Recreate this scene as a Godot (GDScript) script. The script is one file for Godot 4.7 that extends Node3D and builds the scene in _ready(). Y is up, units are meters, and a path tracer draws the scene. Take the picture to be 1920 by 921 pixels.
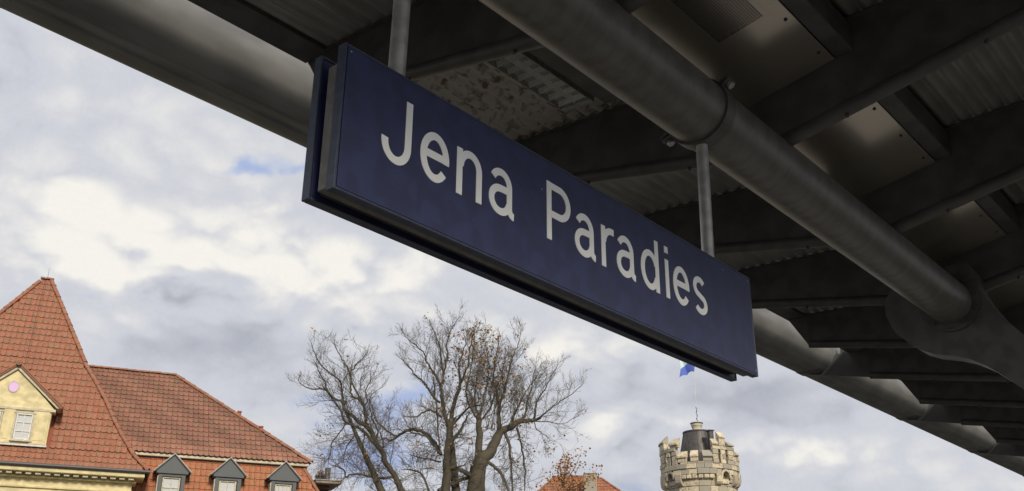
extends Node3D

# ---------------------------------------------------------------- mesh builder
class MB:
	var v := PackedVector3Array()
	var n := PackedVector3Array()
	var t := Transform3D.IDENTITY
	func tri(a: Vector3, b: Vector3, c: Vector3) -> void:      # counter-clockwise seen from outside
		var m := (b - a).cross(c - a)
		if m.length_squared() < 1e-14: return
		m = (t.basis * m).normalized()
		v.append(t * a); v.append(t * c); v.append(t * b)
		n.append(m); n.append(m); n.append(m)
	func quad(a: Vector3, b: Vector3, c: Vector3, d: Vector3) -> void:
		tri(a, b, c); tri(a, c, d)
	func trin(a: Vector3, b: Vector3, c: Vector3, na: Vector3, nb: Vector3, nc: Vector3) -> void:
		v.append(t * a); v.append(t * c); v.append(t * b)
		n.append(t.basis * na); n.append(t.basis * nc); n.append(t.basis * nb)
	func box(lo: Vector3, hi: Vector3) -> void:
		var p := func(i: int) -> Vector3: return Vector3(hi.x if i & 1 else lo.x, hi.y if i & 2 else lo.y, hi.z if i & 4 else lo.z)
		for f in [[0, 2, 3, 1], [4, 5, 7, 6], [0, 1, 5, 4], [2, 6, 7, 3], [0, 4, 6, 2], [1, 3, 7, 5]]:
			quad(p.call(f[0]), p.call(f[1]), p.call(f[2]), p.call(f[3]))
	func cbox(lo: Vector3, hi: Vector3, c: float) -> void:     # a box with chamfered edges
		var q := func(sx: float, sy: float, sz: float, k: int) -> Vector3:
			var m := (lo + hi) / 2; var h := (hi - lo) / 2
			var e := Vector3(h.x - c, h.y - c, h.z - c); e[k] = h[k]
			return m + Vector3(sx * e.x, sy * e.y, sz * e.z)
		for k in 3:
			var a := (k + 1) % 3; var b := (k + 2) % 3
			for s in [-1.0, 1.0]:
				var p := []
				for w in [[-1.0, -1.0], [1.0, -1.0], [1.0, 1.0], [-1.0, 1.0]]:
					var g := Vector3.ZERO; g[k] = s; g[a] = w[0]; g[b] = w[1]
					p.append(q.call(g.x, g.y, g.z, k))
				if s > 0: quad(p[0], p[1], p[2], p[3])
				else: quad(p[3], p[2], p[1], p[0])
				for s2 in [-1.0, 1.0]:                              # the edge between faces k and a
					var g0 := Vector3.ZERO; g0[k] = s; g0[a] = s2; g0[b] = -1.0
					var g1 := g0; g1[b] = 1.0
					var p0: Vector3 = q.call(g0.x, g0.y, g0.z, k); var p1: Vector3 = q.call(g1.x, g1.y, g1.z, k)
					var p2: Vector3 = q.call(g1.x, g1.y, g1.z, a); var p3: Vector3 = q.call(g0.x, g0.y, g0.z, a)
					if s * s2 > 0: quad(p0, p3, p2, p1)
					else: quad(p0, p1, p2, p3)
		for i in 8:
			var g := Vector3(1 if i & 1 else -1, 1 if i & 2 else -1, 1 if i & 4 else -1)
			var p0: Vector3 = q.call(g.x, g.y, g.z, 0); var p1: Vector3 = q.call(g.x, g.y, g.z, 1); var p2: Vector3 = q.call(g.x, g.y, g.z, 2)
			if g.x * g.y * g.z > 0: tri(p0, p1, p2)
			else: tri(p0, p2, p1)
	func extrude(poly: PackedVector2Array, z0: float, z1: float) -> void:
		var p := poly
		if Geometry2D.is_polygon_clockwise(p): p.reverse()
		var ix := Geometry2D.triangulate_polygon(p)
		for i in range(0, ix.size(), 3):
			var a := p[ix[i]]; var b := p[ix[i + 1]]; var c := p[ix[i + 2]]
			if (b - a).cross(c - a) < 0:
				var d := b; b = c; c = d
			tri(Vector3(a.x, a.y, z1), Vector3(b.x, b.y, z1), Vector3(c.x, c.y, z1))
			tri(Vector3(a.x, a.y, z0), Vector3(c.x, c.y, z0), Vector3(b.x, b.y, z0))
		for i in p.size():
			var a := p[i]; var b := p[(i + 1) % p.size()]
			quad(Vector3(a.x, a.y, z0), Vector3(b.x, b.y, z0), Vector3(b.x, b.y, z1), Vector3(a.x, a.y, z1))
	func tube(pts: Array, rad: Array, sides: int, caps := true) -> void:
		var rings := []; var norms := []
		var up := Vector3(0.31, 0.17, 0.93)
		var k := pts.size()
		for i in k:
			var d: Vector3 = pts[mini(i + 1, k - 1)] - pts[maxi(i - 1, 0)]
			if d.length() < 1e-6: d = Vector3.UP
			d = d.normalized()
			if absf(d.dot(up)) > 0.97: up = Vector3(0.9, 0.3, 0.1)
			var s := d.cross(up).normalized(); var w := s.cross(d)
			up = w
			var r := []; var m := []
			for j in sides:
				var a := TAU * j / sides
				var q: Vector3 = s * cos(a) - w * sin(a)
				m.append(q); r.append(pts[i] + q * rad[i])
			rings.append(r); norms.append(m)
		for i in k - 1:
			for j in sides:
				var j2 := (j + 1) % sides
				trin(rings[i][j], rings[i + 1][j2], rings[i + 1][j], norms[i][j], norms[i + 1][j2], norms[i + 1][j])
				trin(rings[i][j], rings[i][j2], rings[i + 1][j2], norms[i][j], norms[i][j2], norms[i + 1][j2])
		if caps:
			for j in range(1, sides - 1):
				tri(rings[0][0], rings[0][j + 1], rings[0][j])
				tri(rings[k - 1][0], rings[k - 1][j], rings[k - 1][j + 1])
	func sheet(prof: Array, z0: float, z1: float, thick := 0.0, smooth := true) -> void:   # an open profile of Vector2 swept along z
		var k := prof.size(); var nn := []
		for i in k:
			var d: Vector2 = prof[mini(i + 1, k - 1)] - prof[maxi(i - 1, 0)]
			nn.append(Vector2(-d.y, d.x).normalized())
		for i in k - 1:
			var a: Vector2 = prof[i]; var b: Vector2 = prof[i + 1]
			var na: Vector2 = nn[i]; var nb: Vector2 = nn[i + 1]
			if not smooth:
				na = Vector2(-(b - a).y, (b - a).x).normalized(); nb = na
			var A := Vector3(a.x, a.y, z0); var B := Vector3(b.x, b.y, z0); var Cc := Vector3(b.x, b.y, z1); var Dd := Vector3(a.x, a.y, z1)
			var NA := Vector3(na.x, na.y, 0); var NB := Vector3(nb.x, nb.y, 0)
			trin(A, Cc, B, -NA, -NB, -NB); trin(A, Dd, Cc, -NA, -NA, -NB)
			if thick > 0:
				var oa: Vector2 = nn[i] * thick; var ob: Vector2 = nn[i + 1] * thick
				var A2 := A + Vector3(oa.x, oa.y, 0); var B2 := B + Vector3(ob.x, ob.y, 0); var C2 := Cc + Vector3(ob.x, ob.y, 0); var D2 := Dd + Vector3(oa.x, oa.y, 0)
				trin(A2, B2, C2, NA, NB, NB); trin(A2, C2, D2, NA, NB, NA)
				quad(A, B, B2, A2); quad(Dd, D2, C2, Cc)
				if i == 0: quad(A, A2, D2, Dd)
				if i == k - 2: quad(B, Cc, C2, B2)
	func lathe(prof: Array, sides: int, center := Vector3.ZERO) -> void:      # Vector2(radius, height), upwards
		for i in prof.size() - 1:
			var a: Vector2 = prof[i]; var b: Vector2 = prof[i + 1]
			var d := (b - a).normalized()
			for j in sides:
				var f0 := TAU * j / sides; var f1 := TAU * (j + 1) / sides
				var p := func(q: Vector2, f: float) -> Vector3: return center + Vector3(q.x * sin(f), q.y, q.x * cos(f))
				var m0 := Vector3(d.y * sin(f0), -d.x, d.y * cos(f0)); var m1 := Vector3(d.y * sin(f1), -d.x, d.y * cos(f1))
				if a.x > 1e-5: trin(p.call(a, f0), p.call(a, f1), p.call(b, f1), m0, m1, m1)
				if b.x > 1e-5: trin(p.call(a, f0), p.call(b, f1), p.call(b, f0), m0, m1, m0)
	func mesh() -> ArrayMesh:
		var a := []; a.resize(Mesh.ARRAY_MAX)
		a[Mesh.ARRAY_VERTEX] = v; a[Mesh.ARRAY_NORMAL] = n
		var m := ArrayMesh.new(); m.add_surface_from_arrays(Mesh.PRIMITIVE_TRIANGLES, a)
		return m

# ---------------------------------------------------------------- scene helpers
var taken := {}
var M := {}
var rng := RandomNumberGenerator.new()

func numbered(called: String) -> String:
	if not taken.has(called):
		taken[called] = 0
		return called
	taken[called] += 1
	return "%s_%03d" % [called, taken[called]]

func tag(o: Node3D, label: String, category: String, group := "") -> Node3D:
	o.set_meta("label", label); o.set_meta("category", category)
	if group: o.set_meta("group", group)
	return o

func thing(called: String, label: String, category: String, at := Vector3.ZERO, turn := 0.0) -> Node3D:
	var o := Node3D.new(); o.name = numbered(called); add_child(o)
	o.position = at; o.rotation.y = turn
	return tag(o, label, category)

func piece_mesh(called: String, m: Mesh, mat: Material, parent: Node, at := Transform3D.IDENTITY) -> MeshInstance3D:
	var o := MeshInstance3D.new(); o.name = called; o.mesh = m; o.material_override = mat; o.transform = at
	if parent == self:
		o.name = numbered(called)
	else:
		if parent.has_node(NodePath(called)):
			var c: int = parent.get_meta("_n_" + called, 0) + 1
			parent.set_meta("_n_" + called, c); o.name = "%s_%03d" % [called, c]
	parent.add_child(o, true)
	return o

func piece(called: String, b: MB, mat: Material, parent: Node) -> MeshInstance3D:
	return piece_mesh(called, b.mesh(), mat, parent)

func struct(called: String, b: MB, mat: Material) -> void:
	piece(called, b, mat, self).set_meta("kind", "structure")

func many(called: String, m: Mesh, mat: Material, parent: Node, tf: Array, colors: Array) -> void:
	var mm := MultiMesh.new(); mm.transform_format = MultiMesh.TRANSFORM_3D; mm.use_colors = colors.size() > 0
	mm.mesh = m; mm.instance_count = tf.size()
	for i in tf.size():
		mm.set_instance_transform(i, tf[i])
		if colors.size() > 0: mm.set_instance_color(i, colors[i])
	var o := MultiMeshInstance3D.new(); o.name = called; o.multimesh = mm; o.material_override = mat
	o.set_meta("kind", "stuff"); parent.add_child(o, true)

# ---------------------------------------------------------------- textures and materials
func lut_tex(sd: int, freq: float, octs: int, c0: Color, c1: Color, lo := 0.2, hi := 0.8, kind := FastNoiseLite.TYPE_SIMPLEX_SMOOTH, size := 512) -> ImageTexture:
	var f := FastNoiseLite.new(); f.seed = sd; f.frequency = freq; f.noise_type = kind
	f.fractal_type = FastNoiseLite.FRACTAL_FBM; f.fractal_octaves = octs
	var im := f.get_seamless_image(size, size); im.convert(Image.FORMAT_L8)
	var d := im.get_data(); var o := PackedByteArray(); o.resize(d.size() * 3)
	var tr := PackedByteArray(); var tg := PackedByteArray(); var tb := PackedByteArray()
	for i in 256:
		var k := smoothstep(lo, hi, i / 255.0); var c := c0.lerp(c1, k).linear_to_srgb()
		tr.append(int(c.r * 255.0 + 0.5)); tg.append(int(c.g * 255.0 + 0.5)); tb.append(int(c.b * 255.0 + 0.5))
	for i in d.size():
		var k := d[i]
		o[3 * i] = tr[k]; o[3 * i + 1] = tg[k]; o[3 * i + 2] = tb[k]
	var out := Image.create_from_data(size, size, false, Image.FORMAT_RGB8, o); out.generate_mipmaps()
	return ImageTexture.create_from_image(out)

func bump_tex(sd: int, freq: float, octs: int, strength: float) -> ImageTexture:
	var f := FastNoiseLite.new(); f.seed = sd; f.frequency = freq; f.fractal_octaves = octs
	var im := f.get_seamless_image(512, 512); im.convert(Image.FORMAT_RGBA8); im.bump_map_to_normal_map(strength)
	return ImageTexture.create_from_image(im)

func mat(col: Color, rough: float, tex: Texture2D = null, scale := Vector3.ONE, metal := 0.0, bump: Texture2D = null, depth := 0.5, world := true) -> StandardMaterial3D:
	var m := StandardMaterial3D.new()
	m.albedo_color = col.linear_to_srgb(); m.roughness = rough; m.metallic = metal
	if tex: m.albedo_texture = tex
	if bump:
		m.normal_enabled = true; m.normal_texture = bump; m.normal_scale = depth
	if tex or bump:
		m.uv1_triplanar = true; m.uv1_world_triplanar = world; m.uv1_scale = scale
	m.cull_mode = BaseMaterial3D.CULL_DISABLED
	return m

func make_materials() -> void:
	var g := func(a: float) -> Color: return Color(a, a, a)
	var soft := lut_tex(3, 0.008, 4, g.call(0.72), g.call(1.0), 0.25, 0.75)
	var grain := lut_tex(7, 0.05, 5, g.call(0.62), g.call(1.0), 0.2, 0.8)
	var stain := lut_tex(11, 0.012, 5, Color(0.55, 0.5, 0.43), Color(1, 1, 1), 0.28, 0.5)
	var rust := lut_tex(19, 0.016, 4, Color(0.33, 0.25, 0.19), Color(1, 1, 1), 0.27, 0.42)
	var streak := lut_tex(23, 0.012, 5, Color(0.78, 0.73, 0.68), Color(1, 1, 1), 0.25, 0.65)
	var bumpy := bump_tex(5, 0.04, 5, 3.0)
	var fine := bump_tex(6, 0.11, 3, 2.0)
	M.steel = mat(Color(0.085, 0.083, 0.078), 0.5, soft, Vector3(0.9, 0.9, 0.9), 0.0, fine, 0.12)
	M.tube = mat(Color(0.135, 0.132, 0.124), 0.42, streak, Vector3(0.8, 0.8, 1.3), 0.0, fine, 0.06)
	M.arm = mat(Color(0.115, 0.112, 0.107), 0.5, soft, Vector3(0.9, 0.9, 0.9), 0.0, fine, 0.12)
	M.web = mat(Color(0.098, 0.098, 0.096), 0.6, soft, Vector3(0.7, 0.7, 0.7))
	M.deck = mat(Color(0.27, 0.265, 0.255), 0.42, soft, Vector3(1.1, 1.1, 0.35))
	M.rusty = mat(Color(0.38, 0.36, 0.325), 0.7, rust, Vector3(1.1, 1.1, 0.75))
	M.ceiling = mat(Color(0.57, 0.525, 0.46), 0.2, null, Vector3.ONE, 0.72)
	M.fascia = mat(Color(0.25, 0.253, 0.255), 0.6, soft, Vector3(0.6, 0.6, 0.25))
	M.dark = mat(Color(0.03, 0.03, 0.03), 0.7)
	M.zinc = mat(Color(0.5, 0.49, 0.46), 0.38, soft, Vector3(2, 2, 2), 0.5, fine, 0.1)
	M.blue = mat(Color(0.025, 0.031, 0.1), 0.38, soft, Vector3(1.5, 1.5, 1.5))
	M.blue_edge = mat(Color(0.04, 0.05, 0.088), 0.4, soft, Vector3(3, 3, 3))
	M.core = mat(Color(0.135, 0.128, 0.112), 0.5, soft, Vector3(3, 3, 3))
	M.letter = mat(Color(0.88, 0.89, 0.87), 0.4)
	M.concrete = mat(Color(0.25, 0.247, 0.24), 0.9, grain, Vector3(0.5, 0.5, 0.5))
	M.ballast = mat(Color(0.11, 0.105, 0.1), 0.95, grain, Vector3(1.2, 1.2, 1.2))
	M.grass = mat(Color(0.085, 0.085, 0.06), 0.95, grain, Vector3(0.2, 0.2, 0.2))
	M.reflector = mat(Color(0.72, 0.71, 0.66), 0.3, grain, Vector3(3, 3, 3), 0.25)
	M.louvre = mat(Color(0.3, 0.295, 0.275), 0.4, soft, Vector3(3, 3, 3), 0.1)
	# the town
	var tile_tex := lut_tex(31, 0.02, 4, Color(0.8, 0.78, 0.78), Color(1.05, 1.0, 0.98), 0.25, 0.75)
	for k in 5:
		var s := [1.0, 0.93, 1.05, 0.97, 1.02][k] as float; var q := [1.0, 0.98, 1.04, 0.95, 1.03][k] as float
		M["tile%d" % k] = mat(Color(0.44 * s, 0.138 * s * q, 0.08 * s * q), 0.75, tile_tex, Vector3(1.3, 1.3, 1.3))
	M.tiles = mat(Color(1, 1, 1), 0.75, tile_tex, Vector3(1.3, 1.3, 1.3)); M.tiles.vertex_color_use_as_albedo = true
	M.under = mat(Color(0.32, 0.095, 0.052), 0.9, grain, Vector3(1, 1, 1))
	M.yellow = mat(Color(0.76, 0.66, 0.38), 0.85, soft, Vector3(0.5, 0.5, 0.5), 0.0, fine, 0.1)
	M.cream = mat(Color(0.6, 0.55, 0.4), 0.8, soft, Vector3(0.8, 0.8, 0.8))
	M.white = mat(Color(0.75, 0.74, 0.7), 0.6, soft, Vector3(1, 1, 1))
	M.slate = mat(Color(0.115, 0.125, 0.13), 0.6, grain, Vector3(1.6, 1.6, 1.6), 0.0, bumpy, 0.3)
	M.lead = mat(Color(0.075, 0.068, 0.066), 0.5, stain, Vector3(0.5, 0.3, 0.5))
	M.gutter = mat(Color(0.1, 0.098, 0.1), 0.5, grain, Vector3(1.5, 1.5, 1.5), 0.3)
	M.pane = mat(Color(0.5, 0.53, 0.58), 0.08, null, Vector3.ONE, 0.0); M.pane.metallic_specular = 0.9
	M.curtain = mat(Color(0.62, 0.64, 0.64), 0.5, grain, Vector3(3, 0.7, 3))
	M.violet = mat(Color(0.66, 0.42, 0.72), 0.4)
	for k in 5:
		var s := [1.0, 0.88, 1.1, 0.8, 0.96][k] as float
		var w := [0.0, 0.35, 0.0, 0.6, 0.15][k] as float
		M["stone%d" % k] = mat(Color(0.575, 0.51, 0.375).lerp(Color(0.46, 0.44, 0.385), w) * s, 0.9, [stain, grain, stain, grain, stain][k], Vector3(0.55, 0.55, 0.55), 0.0, bumpy, 0.8)
	M.mortar = mat(Color(0.26, 0.23, 0.175), 0.95, grain, Vector3(1, 1, 1))
	M.bark = mat(Color(0.1, 0.086, 0.06), 0.95, grain, Vector3(2.5, 0.8, 2.5), 0.0, bumpy, 1.0)
	M.twig = mat(Color(0.125, 0.108, 0.08), 0.9)
	M.leaf = mat(Color(0.26, 0.155, 0.07), 0.8); M.leaf.backlight_enabled = true; M.leaf.backlight = Color(0.2, 0.11, 0.04)
	M.leaf2 = mat(Color(0.33, 0.175, 0.075), 0.8); M.leaf2.backlight_enabled = true; M.leaf2.backlight = Color(0.26, 0.13, 0.05)
	M.flag_pale = mat(Color(0.5, 0.66, 0.68), 0.8); M.flag_blue = mat(Color(0.09, 0.15, 0.5), 0.8)
	M.wood = mat(Color(0.2, 0.17, 0.13), 0.85, grain, Vector3(1, 1, 1))
	M.terracotta = mat(Color(0.42, 0.15, 0.075), 0.8, grain, Vector3(2, 2, 2))

# ---------------------------------------------------------------- sky
const CLOUDS := [
	[70.1, 29.7, 9.8, 3.7, 0.60, 0.12],
	[63.6, 27.1, 8.1, 2.5, 0.35, 0.10],
	[57.3, 26.1, 1.8, 0.9, -0.85, 0.00],
	[53.9, 26.4, 2.0, 0.9, -0.50, 0.10],
	[64.3, 27.7, 3.3, 0.9, -0.25, -0.10],
	[58.3, 25.0, 1.9, 0.7, -0.30, -0.10],
	[65.6, 22.6, 2.3, 0.8, 0.50, 0.95],
	[69.2, 23.3, 3.0, 1.1, 0.30, 0.50],
	[60.5, 21.0, 7.0, 2.2, 0.80, 0.90],
	[66.1, 20.0, 4.2, 1.7, 0.60, 0.75],
	[52.4, 20.3, 4.8, 1.9, 0.70, 0.85],
	[54.9, 23.8, 2.9, 1.4, 0.50, 0.60],
	[49.3, 18.1, 3.8, 1.2, 0.40, 0.55],
	[58.0, 17.8, 4.5, 1.4, 0.60, -0.50],
	[61.8, 15.9, 4.3, 1.5, 0.50, -0.55],
	[54.2, 16.3, 3.4, 1.2, 0.40, -0.40],
	[60.2, 18.9, 1.5, 1.1, 0.50, -0.60],
	[65.1, 17.3, 2.2, 1.9, 0.40, 0.10],
	[52.6, 12.8, 2.7, 1.7, -0.50, 0.00],
	[56.3, 14.1, 3.6, 1.2, 0.40, -0.50],
	[38.7, 16.5, 3.5, 1.2, 0.40, 0.75],
	[42.3, 18.0, 3.2, 0.9, 0.30, 0.45],
	[46.6, 13.8, 1.9, 1.1, -0.50, 0.10],
	[47.6, 9.8, 2.1, 0.9, -0.50, 0.30],
	[34.3, 14.6, 2.8, 0.9, 0.30, -0.40],
	[32.9, 12.1, 3.3, 0.8, 0.40, 0.80],
	[34.5, 10.4, 2.7, 0.9, 0.40, 0.60],
	[26.1, 13.6, 4.6, 1.2, 0.40, -0.70],
	[23.6, 10.3, 3.9, 0.9, 0.40, 0.60],
	[21.7, 11.9, 3.6, 0.8, 0.20, -0.30],
	[18.3, 8.9, 4.1, 0.9, 0.30, 0.30],
	[31.2, 15.1, 2.5, 0.9, 0.20, -0.35],
	[32.1, 9.8, 1.8, 0.9, 0.30, -0.20],
]

func make_sky(w: int) -> ImageTexture:
	var h := w / 2
	var mk := func(sd: int, octs: int, gain: float) -> FastNoiseLite:
		var f := FastNoiseLite.new(); f.seed = sd; f.frequency = 1.0; f.fractal_octaves = octs; f.fractal_gain = gain
		f.noise_type = FastNoiseLite.TYPE_SIMPLEX_SMOOTH
		return f
	var a: FastNoiseLite = mk.call(12, 5, 0.46); var b: FastNoiseLite = mk.call(47, 5, 0.5); var puff: FastNoiseLite = mk.call(31, 4, 0.48)
	puff.fractal_type = FastNoiseLite.FRACTAL_RIDGED
	var d := PackedByteArray(); d.resize(w * h * 3); d.fill(120)
	var az := PackedFloat32Array(); az.resize(w)
	for i in w: az[i] = -(i + 0.5) / w * 360.0 + (360.0 if i > w / 2 else 0.0)      # degrees to the left of -z
	var blue_low := Color(0.63, 0.70, 0.87); var blue_high := Color(0.50, 0.62, 0.87)
	var grey := Color(0.68, 0.695, 0.735); var mid := Color(0.81, 0.82, 0.852); var bright := Color(0.965, 0.952, 0.925)
	var r := RandomNumberGenerator.new(); r.seed = 5
	for j in h / 2 + 8:
		var el := 90.0 - (j + 0.5) / h * 180.0
		var ce := cos(deg_to_rad(el)); var se := sin(deg_to_rad(el))
		var row := []
		for c in CLOUDS:
			if absf(el - c[1]) < c[3] * 3.2: row.append(c)
		var blue := blue_low.lerp(blue_high, clampf(el / 60.0, 0, 1))
		for i in w:
			var o := (j * w + i) * 3
			if el > 48.0 or az[i] > 84.0 or az[i] < 0.0:        # half as fine where there is nothing but broad cloud to see
				if i & 1:
					d[o] = d[o - 3]; d[o + 1] = d[o - 2]; d[o + 2] = d[o - 1]; continue
				if j & 1 and not (j == 1):
					d[o] = d[o - w * 3]; d[o + 1] = d[o + 1 - w * 3]; d[o + 2] = d[o + 2 - w * 3]; continue
			var f := deg_to_rad(az[i])
			var p := Vector3(-sin(f) * ce, se * 1.7, -cos(f) * ce)
			var n1 := a.get_noise_3dv(p * 3.1)
			var n2 := b.get_noise_3dv(p * 13.0 + Vector3(3.1, 0, 7.7))
			var n3 := (0.38 - puff.get_noise_3dv(p * 8.5 + Vector3(n1, n2 * 0.5, -n1) * 0.3)) * 1.3
			var cover := 0.5 + n1 * 0.62 + n3 * 0.18
			var lit := 0.02 + n1 * 0.42 + n2 * 0.2 + n3 * 0.27
			var heap := 0.0
			for c in row:
				var dx: float = (az[i] - c[0] + n1 * 2.5 + n2 * 3.0) / c[2]; var dy: float = (el - c[1] + n1 * 1.0 + n2 * 1.1) / c[3]
				var e := dx * dx + dy * dy
				if e > 6.0: continue
				e = exp(-e * 0.8)
				cover += c[4] * e; lit += c[5] * e * ((0.64 + 0.32 * clampf(dy, -1, 1)) if c[5] > 0.42 else 0.62)
				heap = maxf(heap, e * c[5])
			lit += heap * (n3 * 0.7 + n2 * 0.7)
			var k := smoothstep(-0.2, 0.3, cover)
			var cl := grey.lerp(mid, smoothstep(-0.75, 0.0, lit)) if lit < 0.0 else mid.lerp(bright, smoothstep(-0.05, 1.0, lit))
			var col := blue.lerp(cl, 0.3 + 0.7 * k)
			var g := (r.randf() - 0.5) * 4.0
			d[o] = clampi(int(col.r * 255.0 + 0.5 + g), 0, 255); d[o + 1] = clampi(int(col.g * 255.0 + 0.5 + g), 0, 255); d[o + 2] = clampi(int(col.b * 255.0 + 0.5 + g), 0, 255)
	return ImageTexture.create_from_image(Image.create_from_data(w, h, false, Image.FORMAT_RGB8, d))

# ---------------------------------------------------------------- the platform canopy
const XT := -2.577          # the line of the spine tube
const YT := 4.718
const RT := 0.205

func rz(k: int) -> float: return -3.782 - 1.971 * (k - 1)
func chord(x: float) -> float: return 4.774 + 0.1946 * absf(x - XT)
func deck(x: float) -> float: return 5.565 + 0.043 * absf(x - XT)

const FASCIA := [[-5.998, 5.535], [-5.99, 5.497], [-5.965, 5.476], [-5.93, 5.472], [-5.80, 5.463], [-5.794, 5.477], [-5.663, 5.463], [-5.657, 5.477], [-5.60, 5.468], [-5.565, 5.482], [-5.525, 5.51], [-5.483, 5.545], [-5.452, 5.585], [-5.427, 5.628], [-5.409, 5.664], [-5.397, 5.70], [-5.383, 5.75], [-5.371, 5.81], [-5.362, 5.88], [-5.357, 5.95]]

func fx(s: float, x: float) -> float: return x if s < 0 else 2.0 * XT - x   # mirrors the left wing to the right

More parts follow.
